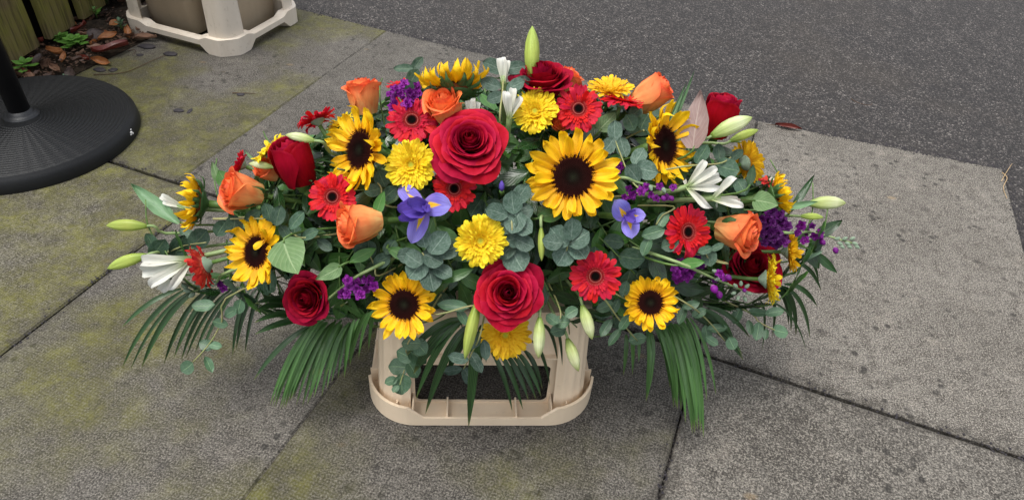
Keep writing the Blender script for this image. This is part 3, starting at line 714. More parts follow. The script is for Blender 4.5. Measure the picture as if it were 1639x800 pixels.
def sunflower(px, py, rpx, face, label, off=.02, bracts=False, tilt=14, disc=1.0, fold=0):
    o, P, z, R = root_for('sunflower', px, py, rpx, face, off, label, 'sunflower', 'sunflowers in the spray')
    part('disc', DISC, o, L=Matrix.Diagonal((disc, disc, 1, 1)) @ Matrix.Rotation(rnd.uniform(0, 6), 4, 'Z'))
    na_, nb_ = rnd.randint(17, 22), rnd.randint(12, 17)
    for q in range(fold):
        a = rnd.uniform(0, 6.28); L = rnd.uniform(.34, .46)
        part('petal', rnd.choice(SUNP), o, L=Matrix.Rotation(a, 4, 'Z') @ Matrix.Translation((.46, 0, .06)) @ Matrix.Rotation(-R_(rnd.uniform(135, 160)), 4, 'Y') @ Matrix.Diagonal((L, L, L, 1)))
    for ring, n, tl, ln in ((0, na_, tilt-6, .66), (1, nb_, tilt+8, .60)):
        for k in range(n):
            a = 2*math.pi*(k+ring*.5+rnd.uniform(-.28, .28))/n; L = ln*rnd.uniform(.86, 1.12)
            Mx = Matrix.Rotation(a, 4, 'Z') @ Matrix.Translation((.40*disc, 0, -.01+ring*.02)) @ Matrix.Rotation(-R_(tl+rnd.uniform(-9, 12)), 4, 'Y') @ Matrix.Rotation(rnd.uniform(-.35, .35), 4, 'X') @ Matrix.Diagonal((L, L*rnd.uniform(.8, 1.05), L, 1))
            part('petal', rnd.choice(SUNP), o, L=Mx)
    part('calyx', SCAL, o)
    for k in range(16 if bracts else 0):
        a = 2*math.pi*(k+rnd.uniform(-.3, .3))/16; L = rnd.uniform(.42, .58)
        part('bract', rnd.choice(BRACT), o, L=Matrix.Rotation(a, 4, 'Z') @ Matrix.Translation((.34, 0, -.12)) @ Matrix.Rotation(-R_(rnd.uniform(-12, 22)), 4, 'Y') @ Matrix.Diagonal((L, L, L, 1)))
    flower_stem(o, P, z, R, .0065)
def gerbera(px, py, rpx, face, kind, label, off=.022, tilt=5):
    cat = 'gerbera'; grp = {'ger_red': 'red gerberas in the spray', 'ger_coral': 'coral gerberas in the spray', 'ger_yel': 'yellow gerberas in the spray', 'ger_gold': 'yellow gerberas in the spray'}[kind]
    o, P, z, R = root_for('gerbera', px, py, rpx, face, off, label, cat, grp)
    yel = 'yel' in kind or 'gold' in kind
    part('disc', GD['y' if yel else 'r'], o)
    part('inner_petals', rnd.choice(RING[kind]), o, kind='stuff', L=Matrix.Translation((0, 0, .0)))
    n = 30
    for k in range(n):
        a = 2*math.pi*(k+rnd.uniform(-.2, .2))/n; L = .76*rnd.uniform(.92, 1.06); up = k % 2
        odd = rnd.choice((0, 0, 0, 0, 0, 0, 0, 0, 0, 18, -14, 26)); L *= 1-.006*abs(odd)
        part('petal', rnd.choice(GERP[kind]), o, L=Matrix.Rotation(a, 4, 'Z') @ Matrix.Translation((.25, 0, -.03+.02*up)) @ Matrix.Rotation(-R_(tilt+odd+up*3+rnd.uniform(-5, 5)), 4, 'Y') @ Matrix.Rotation(rnd.uniform(-.2, .2), 4, 'X') @ Matrix.Diagonal((L, L, L, 1)))
    part('calyx', CAL, o); flower_stem(o, P, z, R, .0032)
def rose_petal(mat, t, p, seed):
    rr = random.Random(seed); RT_ = p['r0']+(p['r1']-p['r0'])*t**p.get('rp', 1); RB = .04+p['rb']*t; zt = p['z0']+(p['z1']-p['z0'])*t**1.2; zb = p['zb']
    span = p['s0']+(p['s1']-p['s0'])*t; roll = p['roll']*max(0, t-.12)*rr.uniform(.7, 1.25); off = rr.uniform(-.03, .03); nt_ = rr.uniform(-.05, .05)
    ph = rr.uniform(0, 6)
    def fn(u, v):
        s = u; w = span*(.50+.50*min(1, s*1.8))*(1-.10*max(0, s-.6)/.4)
        sh = 1-.22*abs(v)**2.6                         # rounded outline of the petal
        sm = s*sh
        r = RB+(RT_-RB)*(sm**1.05)+p['bulge']*math.sin(math.pi*min(1, sm*1.05))*(1-.6*t)
        z = zb+(zt-zb)*(sm**p.get('zp', .9))+off*s
        k = max(0, s-.72)/.28
        edge = k*k*(1+.25*math.cos(v*3+ph))
        r += roll*.20*edge+.05*t*k*(1-abs(v))**2*p.get('tip', 1); z -= roll*.16*edge*edge
        r += .024*v+p.get('ruf', .012)*math.sin(v*5+ph)*s*(t+.3)
        z += p.get('ruf', .012)*1.2*math.cos(v*4+ph*2)*s
        a = v*w
        return (r*math.cos(a), r*math.sin(a), z)
    vs, fs, us = grid(fn, 12, 10); return mk(vs, fs, M[mat], us)
OPEN = dict(k='O', r0=.05, r1=.92, rb=.24, z0=.58, z1=-.10, zb=-.42, s0=1.9, s1=.78, roll=.75, bulge=.05, rp=1.12, ruf=.020, tip=1.3)
BUD = dict(k='B', r0=.05, r1=.46, rb=.26, z0=.48, z1=.40, zb=-.50, s0=1.9, s1=1.12, roll=.55, bulge=.15, ruf=.010)
TIGHT = dict(k='T', r0=.04, r1=.36, rb=.28, z0=.50, z1=.44, zb=-.50, s0=1.9, s1=1.25, roll=.18, bulge=.16, ruf=.010)
HALF = dict(k='H', r0=.05, r1=.80, rb=.28, z0=.52, z1=.12, zb=-.55, s0=1.9, s1=.95, roll=.65, bulge=.10, rp=1.05, ruf=.020, tip=2)
SEP = var('bract', 3, lambda i: petal('lance', 1, .26, .25, .3, .9, .03, rp.uniform(-.4, .4), i))
def rose(px, py, rpx, face, mat, style, label, off=.02, n=26, spin=None, sepals=False):
    grp = {'rose_red': 'red roses in the spray', 'rose_dark': 'red roses in the spray', 'rose_org': 'orange roses in the spray'}[mat]
    rpx *= {'B': 1.75, 'T': 1.8, 'H': 1.18, 'O': 1.0}[style['k']]
    o, P, z, R = root_for('rose', px, py, rpx, face, off, label, 'rose', grp, spin)
    for i in range(n):
        t = i/(n-1)
        part('petal', rose_petal(mat, t, style, px*31+i), o, L=Matrix.Rotation(i*2.39996+rnd.uniform(-.2, .2), 4, 'Z') @ Matrix.Rotation(rnd.uniform(-.04, .04), 4, 'X'))
    zb = style['zb']
    part('calyx', mk(*(lambda g: (g[0], g[1], M['stem'], g[2]))(lathe([(.02, -.22), (.07, -.20), (.11, -.10), (.20, .0), (.16, .05)], 16))), o, L=Matrix.Translation((0, 0, zb)))
    if sepals:
        for k in range(5):
            L = rnd.uniform(.5, .75); part('sepal', rnd.choice(SEP), o, L=Matrix.Translation((0, 0, zb)) @ Matrix.Rotation(2*math.pi*k/5+.3, 4, 'Z') @ Matrix.Translation((.12, 0, -.03)) @ Matrix.Rotation(-R_(rnd.uniform(10, 70)), 4, 'Y') @ Matrix.Diagonal((L, L, L, 1)))
    flower_stem(o, P-z*R*.2, z, R, .0045)
# sunflowers
sunflower(917, 283, 76, (.02, .08, 1), 'largest sunflower, facing forward right of centre with its whole dark disc showing', off=.035)
sunflower(578, 240, 70, (-.78, .12, .62), 'sunflower turned left between the upper left red gerberas, disc an upright oval')
sunflower(1062, 233, 68, (.80, .05, .58), 'sunflower turned right below the pink grey leaf, disc a thin upright oval')
sunflower(727, 143, 64, (-.05, .86, -.28), 'sunflower at the top facing away, petals standing up above green bracts', bracts=True, off=.03, tilt=30)
sunflower(318, 325, 52, (-.96, .10, -.10), 'sunflower at the far left seen edge on, green back showing to the right', bracts=True, tilt=30)
sunflower(412, 403, 60, (-.72, .05, .62), 'sunflower at lower left with a curled petal across its narrow disc', off=.03, fold=1)
sunflower(647, 487, 57, (-.22, -.10, .95), 'sunflower hanging over the left corner of the crate, disc tilted left', off=.025)
sunflower(1041, 484, 47, (.12, .0, .97), 'small sunflower at lower right above the wide palm fronds', off=.03)
sunflower(1240, 312, 42, (.93, .22, -.16), 'sunflower at the far right seen from behind, narrow with loose petals', bracts=True, tilt=38, disc=.8)
# gerberas
gerbera(659, 192, 44, (-.05, .45, .88), 'ger_red', 'red gerbera above the upper yellow gerbera, left of the top red rose')
gerbera(532, 315, 40, (-.25, .1, .95), 'ger_red', 'red gerbera at left, just above the orange rose near the blue iris')
gerbera(727, 302, 38, (-.05, -.05, 1), 'ger_red', 'red gerbera tucked under the big open red rose near the centre', off=.012)
gerbera(926, 174, 40, (.05, .25, .95), 'ger_red', 'red gerbera at the top directly above the largest sunflower', off=.03)
gerbera(1101, 371, 44, (.62, .0, .78), 'ger_red', 'red gerbera at right, turned slightly right beside the small iris')
gerbera(953, 442, 43, (.10, -.15, .95), 'ger_red', 'red gerbera below the largest sunflower, right of the lower red rose', off=.03)
gerbera(508, 192, 34, (-.30, .84, -.30), 'ger_red', 'red gerbera at upper left seen from the side, its petals drooping', tilt=12)
gerbera(387, 264, 26, (-.86, .40, -.10), 'ger_red', 'small red gerbera seen edge on above the far left orange rose', tilt=26)
gerbera(328, 424, 41, (-.82, -.32, -.34), 'ger_coral', 'coral red gerbera at lower left seen from behind, beside the white lily', tilt=24, off=.058)
gerbera(995, 160, 38, (.18, .80, .10), 'ger_red', 'red gerbera at upper right seen from the side below a golden gerbera', tilt=-8, off=.03)
gerbera(1228, 292, 22, (.3, .7, .2), 'ger_coral', 'small coral gerbera partly hidden behind the far right sunflower', off=.01)
gerbera(640, 137, 22, (-.1, .8, .3), 'ger_red', 'small red gerbera peeping out behind the top purple stock', off=.0)
gerbera(658, 264, 44, (-.28, .1, .95), 'ger_yel', 'bright yellow gerbera between two red gerberas left of the big rose', off=.03)
gerbera(856, 178, 40, (-.12, .35, .92), 'ger_yel', 'bright yellow gerbera at the top, left of the red gerbera')
gerbera(769, 386, 45, (.03, -.05, 1), 'ger_yel', 'bright yellow gerbera in the middle, above the lower red rose', off=.03)
gerbera(809, 536, 44, (.02, -.42, .90), 'ger_gold', 'golden gerbera under the lower red rose in front of the crate', off=.03)
gerbera(976, 144, 39, (.06, .74, .32), 'ger_gold', 'golden gerbera at the top right seen from the side, behind red petals', off=.02, tilt=14)
gerbera(1194, 260, 38, (.70, .26, -.62), 'ger_gold', 'yellow gerbera at right seen from behind with its grey green calyx showing', tilt=16)
gerbera(1229, 447, 45, (.95, -.02, -.04), 'ger_yel', 'yellow gerbera at lower right turned right in front of a dark rose', tilt=20, off=.045)
gerbera(1262, 402, 37, (.95, .06, -.10), 'ger_gold', 'yellow gerbera at lower right edge on, above and right of its twin', tilt=24, off=.035)
gerbera(432, 240, 34, (-.62, .70, .05), 'ger_yel', 'yellow gerbera at upper left half hidden behind the red rosebud', tilt=8)
gerbera(545, 198, 26, (-.5, .75, .2), 'ger_yel', 'small yellow gerbera half hidden behind the upper left sunflower', off=.0)
# roses
rose(752, 229, 66, (-.02, .42, .90), 'rose_red', OPEN, 'big open crimson rose above the centre, largest rose of the spray', off=.04, n=44)
rose(813, 468, 58, (.03, .02, 1), 'rose_red', OPEN, 'open crimson rose low in the centre over the crate', off=.04, n=42)
rose(470, 258, 43, (-.25, .90, .30), 'rose_red', TIGHT, 'half closed red rose at upper left standing upright beside a lily bud', n=22, off=.03)
rose(492, 477, 40, (-.42, -.12, .88), 'rose_dark', HALF, 'dark red half open rose at lower left below the pale green leaf', n=28)
rose(868, 128, 50, (-.05, .80, .36), 'rose_dark', HALF, 'dark red rose at the top behind the tall lily bud', n=28, off=.03)
rose(1153, 184, 38, (.22, .92, .22), 'rose_red', TIGHT, 'closed red rosebud at upper right between pink leaf and lily buds', n=18, off=.03)
rose(1203, 425, 46, (.30, .30, .85), 'rose_dark', HALF, 'shaded dark red rose at right behind the yellow gerbera', n=24, off=.0)
rose(386, 306, 36, (-.90, .20, .34), 'rose_org', BUD, 'orange rose at far left beside the edge on sunflower, opening left', n=22, sepals=True, off=.03)
rose(573, 358, 40, (-.93, -.12, .33), 'rose_org', BUD, 'orange rose at left lying beside the big blue iris', n=22, off=.035)
rose(581, 153, 33, (-.12, .95, .12), 'rose_org', BUD, 'orange rose at upper left standing above the left sunflower', n=20, off=.02)
rose(712, 172, 34, (-.20, .72, .55), 'rose_org', BUD, 'orange rose at the top behind the big crimson rose', n=22, off=.03)
rose(1042, 151, 36, (.76, .56, .20), 'rose_org', TIGHT, 'orange rosebud at upper right leaning right on the skyline', n=20, off=.03)
rose(1182, 370, 38, (.88, -.16, .34), 'rose_org', BUD, 'orange rose at right opening right beside purple stock', n=22, sepals=True, off=.03)
rose(906, 130, 27, (.40, .80, .10), 'rose_org', BUD, 'orange rose at the top peeping out behind the dark red rose', n=18, off=.01)
rose(895, 196, 20, (.1, .3, .9), 'rose_org', BUD, 'small orange rose peeping out below the top red gerbera', n=14, off=-.005)
rose(428, 272, 22, (-.6, .5, .5), 'rose_org', BUD, 'small orange rose tucked below the upper left red rose', n=14, off=.0)
# ------------------------------------------------------------ lily buds, open lilies
def bud_mesh(mat, fat=.13):
    def prof(t): return fat*interp([(0, .30), (.10, .55), (.30, .92), (.5, 1), (.7, .88), (.85, .58), (.95, .26), (1, .05)], t)
    vs, fs, us = [], [], []; n = 24; nz = 16
    for i in range(nz+1):
        t = i/nz
        for k in range(n):
            a = 2*math.pi*k/n; r = prof(t)*(1+.20*abs(math.cos(a*1.5))-.12+.015*math.sin(a*6+t*4)); bx = .03*math.sin(t*math.pi)
            vs.append((r*math.cos(a)+bx, r*math.sin(a), t)); us.append((t, k/n))
    for i in range(nz):
        for k in range(n): fs.append((i*n+k, i*n+(k+1) % n, (i+1)*n+(k+1) % n, (i+1)*n+k))
    fs.append(tuple(range(n))[::-1]); fs.append(tuple(nz*n+k for k in range(n)))
    return mk(vs, fs, M[mat], us)
BUDM = {'w': [bud_mesh('bud', .145), bud_mesh('bud', .17)], 'g': [bud_mesh('bud_g', .14)], 'slim': [bud_mesh('bud_g', .10)]}
def ends(A, B, toward=0, off=.03):
    P, n = dome(A[0], A[1], off); d = depth(P); return P, at_depth(B[0], B[1], d-toward), n
def lily_bud(A, B, kind, label, pedicel=None, toward=.0, off=.03, group='lily buds in the spray'):
    P, Q, n = ends(A, B, toward, off); L = (Q-P).length
    o = empty('lily_bud', frame((Q-P)/L, loc=P, s=L), label, 'lily bud', group); FL.append(((A[0]+B[0])/2, (A[1]+B[1])/2, label))
    part('bud', rnd.choice(BUDM[kind]), o)
    if pedicel: C = dome(pedicel[0], pedicel[1], -.01)[0]
    else: C = P-(Q-P).normalized()*.03
    T = C+(EC-C)*.4; dr = (Q-P).normalized()
    part('stem', mk(*(lambda g: (g[0], g[1], M['stem_p'], g[2]))(tube(bez([P+dr*.003, P-dr*.012, C, T], 10), .0021, .0026, 7))), o, W=Matrix.Identity(4))
lily_bud((851, 127), (852, 42), 'g', 'tall upright yellow green lily bud rising highest above the spray', (842, 150), off=.03)
lily_bud((236, 362), (170, 361), 'g', 'green lily bud at the far left pointing left over the paving', (285, 374))
lily_bud((236, 408), (172, 430), 'g', 'green lily bud at far left lying above the open white lily', (290, 400))
lily_bud((505, 226), (457, 216), 'w', 'pale lily bud lying across the top of the left red rose', (540, 250), off=.045)
lily_bud((438, 268), (398, 262), 'w', 'short white lily bud left of the half closed red rose', (470, 280), off=.02)
lily_bud((864, 507), (862, 573), 'w', 'pale lily bud hanging right of the golden gerbera over the crate', (868, 480), off=.045)
lily_bud((932, 488), (948, 543), 'w', 'pale lily bud hanging below the lower right red gerbera', (925, 470), off=.03)
lily_bud((908, 541), (926, 594), 'w', 'lowest pale lily bud hanging in front of the crate corner', (885, 500), off=.03)
lily_bud((1138, 218), (1204, 188), 'w', 'pale lily bud crossing in front of the upper right red rosebud', (1095, 228), off=.045)
lily_bud((1168, 226), (1214, 208), 'g', 'green lily bud below the pale one at upper right', (1110, 232), off=.03)
lily_bud((1293, 326), (1354, 325), 'w', 'whitish lily bud at the far right pointing right over the paving', (1240, 330))
lily_bud((1280, 346), (1318, 348), 'g', 'short green lily bud at far right under the whitish bud', (1240, 345))
lily_bud((866, 362), (867, 418), 'slim', 'slim green bud hanging between the two clusters of grey leaves', (868, 345), off=.03)
lily_bud((765, 480), (744, 575), 'slim', 'long narrow green bud hanging in front of the crate left of the golden gerbera', (772, 462), off=.03)
LILP = var('white', 5, lambda i: petal('lily', 1, .26, rp.uniform(.05, .2), .42, rp.uniform(-1.2, -.4), .03, rp.uniform(-.3, .3), i, nu=12, nv=6, crease=1.2))
STAM = mk(*(lambda g: (g[0], g[1], M['stem_p'], g[2]))(tube([Vector((0, 0, 0)), Vector((.02, 0, .4)), Vector((.06, 0, .8))], .012, .01, 5)))
def lily(A, tips, label, toward=.0, off=.02, wd=.85, group='open white lilies'):
    P, n = dome(A[0], A[1], off); d = depth(P)
    o = empty('white_lily', Matrix.Translation(P), label, 'lily', group); FL.append((A[0], A[1], label))
    for (x, y, tw) in tips:
        Q = at_depth(x, y, d-tw); v = Q-P; L = v.length; zz = view(A[0], A[1], (rnd.uniform(-.25, .25), rnd.uniform(-.2, .3), 1)); zz = (zz - v*(zz.dot(v)/L/L)).normalized(); x_ = v/L; y_ = zz.cross(x_)
        Mx = Matrix.Identity(4)
        for i in range(3): Mx[i][0] = x_[i]*L; Mx[i][1] = y_[i]*L*wd; Mx[i][2] = zz[i]*L*.7; Mx[i][3] = P[i]
        part('petal', rnd.choice(LILP), o, W=Mx)
    C = P+(EC-P)*.5; t = (sum(((at_depth(x, y, d)-P).normalized() for x, y, _ in tips), Vector())).normalized()
    part('stem', mk(*(lambda g: (g[0], g[1], M['stem_p'], g[2]))(tube(bez([P+t*.012, P-t*.03, C], 8), .0045, .003, 8))), o, W=Matrix.Identity(4))
lily((308, 414), [(204, 422, .0), (205, 441, -.01), (224, 466, .02), (243, 478, .0), (262, 474, .025)], 'open white lily trumpet at the lower left with petals curling down', off=.058, wd=.75)
lily((1100, 300), [(1135, 248, 0), (1158, 262, .02), (1140, 338, .03), (1160, 300, .03), (1095, 285, -.02), (1165, 278, -.02)], 'open white lily at right, below the upper right sunflower', off=.03, wd=.85)
lily((1140, 318), [(1190, 318, .0), (1200, 332, .02), (1184, 276, .02), (1195, 325, -.02)], 'white lily with narrow closed petals lying above the right orange rose', off=.03, wd=.85)
lily((758, 196), [(744, 152, 0), (757, 148, .01), (768, 155, 0), (774, 172, .01), (742, 166, -.01)], 'small white lily standing behind the big crimson rose', off=.01)
lily((806, 135), [(796, 84, 0), (806, 82, .01), (813, 86, 0), (802, 88, -.01)], 'slim white lily tip at the top left of the tall green bud', off=.03)
lily((815, 190), [(822, 128, .0), (838, 146, .01), (806, 138, .01), (812, 140, .02), (832, 152, -.01)], 'half open cream lily at the top beside the yellow gerbera', off=.03)
lily((1222, 320), [(1258, 280, 0), (1264, 292, -.01), (1245, 276, -.01)], 'white lily petals showing behind the far right sunflower', off=.0)
lily((296, 333), [(250, 312, 0), (252, 320, .01), (258, 330, -.01), (247, 310, .0)], 'pale closed lily pointing left behind the far left sunflower', off=.02)
# ------------------------------------------------------------ irises
IRP = var('iris', 3, lambda i: petal('round', 1, .78, -.25, .12, -.2, .03, 0, i, nu=10, nv=6, crease=.5))
IRS = var('iris2', 3, lambda i: petal('lance', 1, .42, .10, .5, .3, .03, .3, i, nu=10, nv=6, crease=.8))
def iris(C, falls, stands, label, off=.04):
    P, n = dome(C[0], C[1], off); d = depth(P); o = empty('blue_iris', Matrix.Translation(P), label, 'iris', 'blue irises'); FL.append((C[0], C[1], label))
    for kind, lst in (('fall_petal', falls), ('standard_petal', stands)):
        for (x, y, tw, wd) in lst:
            Q = at_depth(x, y, d-tw); v = Q-P; L = v.length; zz = view(C[0], C[1], (rnd.uniform(-.2, .2), .15, 1)); zz = (zz - v*(zz.dot(v)/L/L)).normalized(); x_ = v/L; y_ = zz.cross(x_)
            Mx = Matrix.Identity(4)
            for i in range(3): Mx[i][0] = x_[i]*L; Mx[i][1] = y_[i]*L*wd; Mx[i][2] = zz[i]*L*.8; Mx[i][3] = P[i]+(zz[i]*.004 if kind[0] == 's' else 0)
            part(kind, rnd.choice(IRP if kind[0] == 'f' else IRS), o, W=Mx)
    Cc = P+(EC-P)*.5
    part('stem', mk(*(lambda g: (g[0], g[1], M['stem'], g[2]))(tube(bez([P, Cc], 5), .005, .004, 8))), o, W=Matrix.Identity(4))
iris((678, 330), [(717, 329, .02, 1.05), (634, 292, -.01, .6), (658, 390, .01, .62)], [(630, 350, .03, 1.6), (640, 332, .035, 1.3), (640, 366, .02, 1.3), (692, 350, .02, .9)], 'large blue iris near the centre left, yellow blotch on its round petal')
iris((1004, 348), [(985, 326, .02, 1.1), (1030, 345, .02, 1.0), (1012, 377, .02, 1.0)], [(1028, 362, .03, .9), (1022, 332, .01, .9), (992, 360, .01, .9)], 'small blue iris right of the largest sunflower')
ib = dome(803, 306, .03)[0]; iq = at_depth(803, 290, depth(ib)); Lb = (iq-ib).length
o = empty('iris_bud', frame((iq-ib)/Lb, loc=ib, s=Lb), 'small closed blue iris bud tip above the grey leaves in the middle', 'iris bud')
part('bud', mk(*(lambda g: (g[0], g[1], M['iris2'], g[2]))(lathe([(.12, 0), (.28, .3), (.26, .7), (.1, 1.0), (.02, 1.05)], 12))), o)
part('stem', mk(*(lambda g: (g[0], g[1], M['stem'], g[2]))(tube(bez([ib, ib+(EC-ib)*.4], 4), .0035, .003, 8))), o, W=Matrix.Identity(4))
# ------------------------------------------------------------ purple stock
def floret(mat, seed):
    rr = random.Random(seed); mb = MB()
    for ring, n, L, tl in ((0, 5, 1, 8), (1, 4, .75, 38), (2, 3, .45, 62)):
        for k in range(n):
            g = petal('round', L, L*.8, rr.uniform(-.2, .1), .1, 0, .12, rr.uniform(-.3, .3), seed+k, nu=5, nv=4)
            mb.add(g[0], g[1], g[2], Matrix.Rotation(2*math.pi*(k+rr.random()*.4)/n, 4, 'Z') @ Matrix.Rotation(-R_(tl+rr.uniform(-10, 10)), 4, 'Y'))
    return mb.mesh(M[mat])
FLO = {'p': [floret('stock', i) for i in range(4)], 'd': [floret('stock_dark', i) for i in range(4)]}
SBUD = mk(*(lambda g: (g[0], g[1], M['calyx'], g[2]))(lathe([(.1, 0), (.3, .25), (.32, .55), (.15, .95), (.03, 1)], 8)))
SBUDP = mk(*(lambda g: (g[0], g[1], M['stock'], g[2]))(lathe([(.15, 0), (.4, .3), (.42, .6), (.2, .95), (.03, 1)], 8)))
def stock(path, flos, label, kind='p', off=.02, spx=9, buds=(), mat='stem_p', pbuds=()):
    pts = [dome(x, y, off)[0] for x, y in path]; o = empty('purple_stock', Matrix.Translation(pts[0]), label, 'stock flower', 'purple stock stems'); FL.append((path[-1][0], path[-1][1], label))
    C = pts[0]+(EC-pts[0])*.45
    part('stem', mk(*(lambda g: (g[0], g[1], M[mat], g[2]))(tube(bez([C]+pts, 14), .0030, .0014, 7))), o, W=Matrix.Identity(4))
    for (x, y) in flos:
        P, n = dome(x, y, off+rnd.uniform(-.008, .016)); R = spx*rnd.uniform(.85, 1.2)*depth(P)/FPX
        z = (view(x, y, (rnd.uniform(-.7, .7), rnd.uniform(-.5, .7), .8))+n*.4).normalized()
        part('floret', rnd.choice(FLO[kind]), o, W=frame(z, loc=P) @ Matrix.Rotation(rnd.uniform(0, 6), 4, 'Z') @ Matrix.Scale(R, 4))
    for lst, me in ((buds, SBUD), (pbuds, SBUDP)):
        for (x, y, dx, dy, s) in lst:
            P, n = dome(x, y, off+.004); Q = at_depth(x+dx, y+dy, depth(P)-.004); v = (Q-P).normalized(); R = s*depth(P)/FPX
            part('flower_bud', me, o, W=frame(v, loc=P, s=R))
def blob(cx, cy, rx, ry, n, seed):
    rr = random.Random(seed); return [(cx+rx*math.sqrt((i+.5)/n)*math.cos(i*2.4+seed), cy+ry*math.sqrt((i+.5)/n)*math.sin(i*2.4+seed)) for i in range(n)]
stock([(660, 185), (648, 150)], blob(648, 152, 24, 20, 16, 1)+[(628, 172), (634, 166)], 'purple stock cluster at the top left, above the red gerbera', off=.03, spx=10)
stock([(500, 500), (560, 450), (605, 425)][::-1], blob(574, 458, 26, 18, 9, 2)+[(548, 470), (592, 448)], 'purple stock with a pale green stem between dark rose and lower sunflower', off=.02)
stock([(985, 285), (1020, 292), (1075, 306)], [(1006, 302), (1012, 312), (1034, 300), (1042, 312), (1056, 298), (1050, 318), (1066, 316), (1000, 316), (1078, 300), (1026, 306)], 'purple stock spike between the small iris and the upper right sunflower', off=.03, spx=8, buds=[(1040, 296, 3, 8, 11), (1060, 300, 5, 8, 11), (1074, 298, 6, 2, 9)], pbuds=[(1060, 314, 3, 6, 10), (1072, 314, 5, 6, 10)])
stock([(990, 262), (985, 276)], blob(986, 270, 7, 10, 4, 5), 'small purple stock flowers just right of the largest sunflower', off=.01, spx=8)
stock([(1200, 360), (1240, 365)], blob(1238, 366, 24, 30, 26, 6), 'dense deep purple stock cluster right of the orange rose', 'd', .03, spx=9.5)
stock([(1250, 372), (1300, 372), (1368, 390)], [(1282, 360), (1290, 370), (1276, 372), (1300, 362), (1304, 378), (1312, 372), (1288, 384)], 'purple stock spike at the far right ending in pale green buds', off=.04, spx=8, buds=[(1336+i*4, 384+(i % 3)*4, 8, (-4, 3, 6)[i % 3], 9) for i in range(9)], pbuds=[(1310, 374, 3, 4, 12), (1313, 384, 4, 4, 11), (1336, 396, 2, 6, 11)])
stock([(1080, 418), (1130, 440), (1192, 466)], [(1152, 438), (1160, 446), (1144, 448)], 'purple stock spike at lower right with white and purple tip', off=.035, spx=7, buds=[(1186+dx, 466+dy, dx, dy, 10) for dx, dy in ((-6, -6), (0, -8), (6, -5), (8, 2), (4, 8), (-3, 7), (-8, 2))]+[(1148, 436, -8, -4, 11), (1152, 446, -9, 2, 10)], pbuds=[(1140, 456, 4, 8, 15), (1150, 466, 2, 8, 13), (1190, 462, 2, 3, 8), (1162, 440, 5, 5, 12)])
stock([(1070, 405), (1098, 430)], blob(1094, 434, 20, 14, 10, 8)+[(1122, 424), (1116, 416)], 'purple stock flowers below the right red gerbera', off=.01)
stock([(380, 430), (345, 452), (305, 468)], [(352, 455), (358, 462)], 'pale green stock spike at lower left under the coral gerbera', off=.03, spx=8, buds=[(300+i*6, 468-i*3+(i % 3-1)*6, -6, (i % 3-1)*5, 12) for i in range(9)])
# ------------------------------------------------------------ leaves on sprigs
def leafm(kind, A, B, wd, zz, o, seed=None, name='leaf', fold=1.0):
    v = B-A; L = v.length; x_ = v/L; zz = (zz-x_*zz.dot(x_)).normalized(); y_ = zz.cross(x_); Mx = Matrix.Identity(4)
    for i in range(3): Mx[i][0] = x_[i]*L; Mx[i][1] = y_[i]*wd; Mx[i][2] = zz[i]*L*.55*fold; Mx[i][3] = A[i]
    part(name, rnd.choice(LEAF[kind]), o, W=Mx)
def eucsprig(path, leaves, label, kind='euc', off=.03, group='eucalyptus sprigs', stem='stem_w', z=None, sr=.0013):
    """leaves: (px, py, radius px, direction in degrees, aspect); path: stem in pixels"""
    def pos(x, y): return dome(x, y, off)[0] if z is None else at(x, y, z(x, y))
    pts = [pos(x, y) for x, y in path]; o = empty('eucalyptus_sprig', Matrix.Translation(pts[0]), label, 'foliage', group)
    C = pts[0]+(EC-pts[0])*.35
    part('stem', mk(*(lambda g: (g[0], g[1], M[stem], g[2]))(tube(bez([C]+pts, 14), .0016, sr*.8, 6))), o, W=Matrix.Identity(4))
    for lf in leaves:
        x, y, r, a = lf[:4]; asp = lf[4] if len(lf) > 4 else .95; a = R_(a); dx, dy = math.cos(a)*r, -math.sin(a)*r
        P = pos(x, y); d = depth(P)+rnd.uniform(-.006, .006); A = at_depth(x-dx, y-dy, d+.002); B = at_depth(x+dx, y+dy, d-rnd.uniform(-.004, .01))
        leafm(kind, A, B, 2*r*asp*d/FPX, view(x, y, (rnd.uniform(-.35, .35), rnd.uniform(-.1, .5), 1)), o)
eucsprig([(820, 372), (818, 345), (816, 320)], [(836, 310, 18, 60, .8), (822, 323, 19, 95, .85), (794, 340, 19, 165, .75), (836, 340, 20, 20, .8), (836, 362, 19, -30, .9), (816, 360, 17, 60, .7), (826, 356, 20, 250, .9)], 'grey round leaved eucalyptus tuft above the middle yellow gerbera', off=.03)
eucsprig([(828, 380), (826, 395)], [(826, 384, 17, 10, .85), (840, 388, 17, -20, .8), (828, 412, 24, -60, .95), (812, 402, 18, 230, .8)], 'grey eucalyptus leaves between middle yellow gerbera and lower rose', off=.025)
eucsprig([(690, 440), (676, 404)], [(702, 388, 22, 60, .9), (716, 398, 20, 20, .8), (675, 380, 18, 110, .8), (692, 414, 19, -20, .95), (662, 413, 17, 150, .95), (668, 432, 20, 230, .9), (690, 446, 21, -70, .9), (650, 408, 15, 190, .9), (708, 436, 17, -30, .8)], 'rosette of grey green eucalyptus leaves below the large blue iris', off=.035)
eucsprig([(910, 420), (908, 392)], [(895, 378, 20, 140, .95), (926, 381, 20, 40, .95), (900, 407, 20, 240, .95), (925, 402, 18, -50, .95), (884, 386, 17, 170, .9), (914, 366, 18, 90, .9)], 'grey eucalyptus rosette directly below the largest sunflower', off=.035)
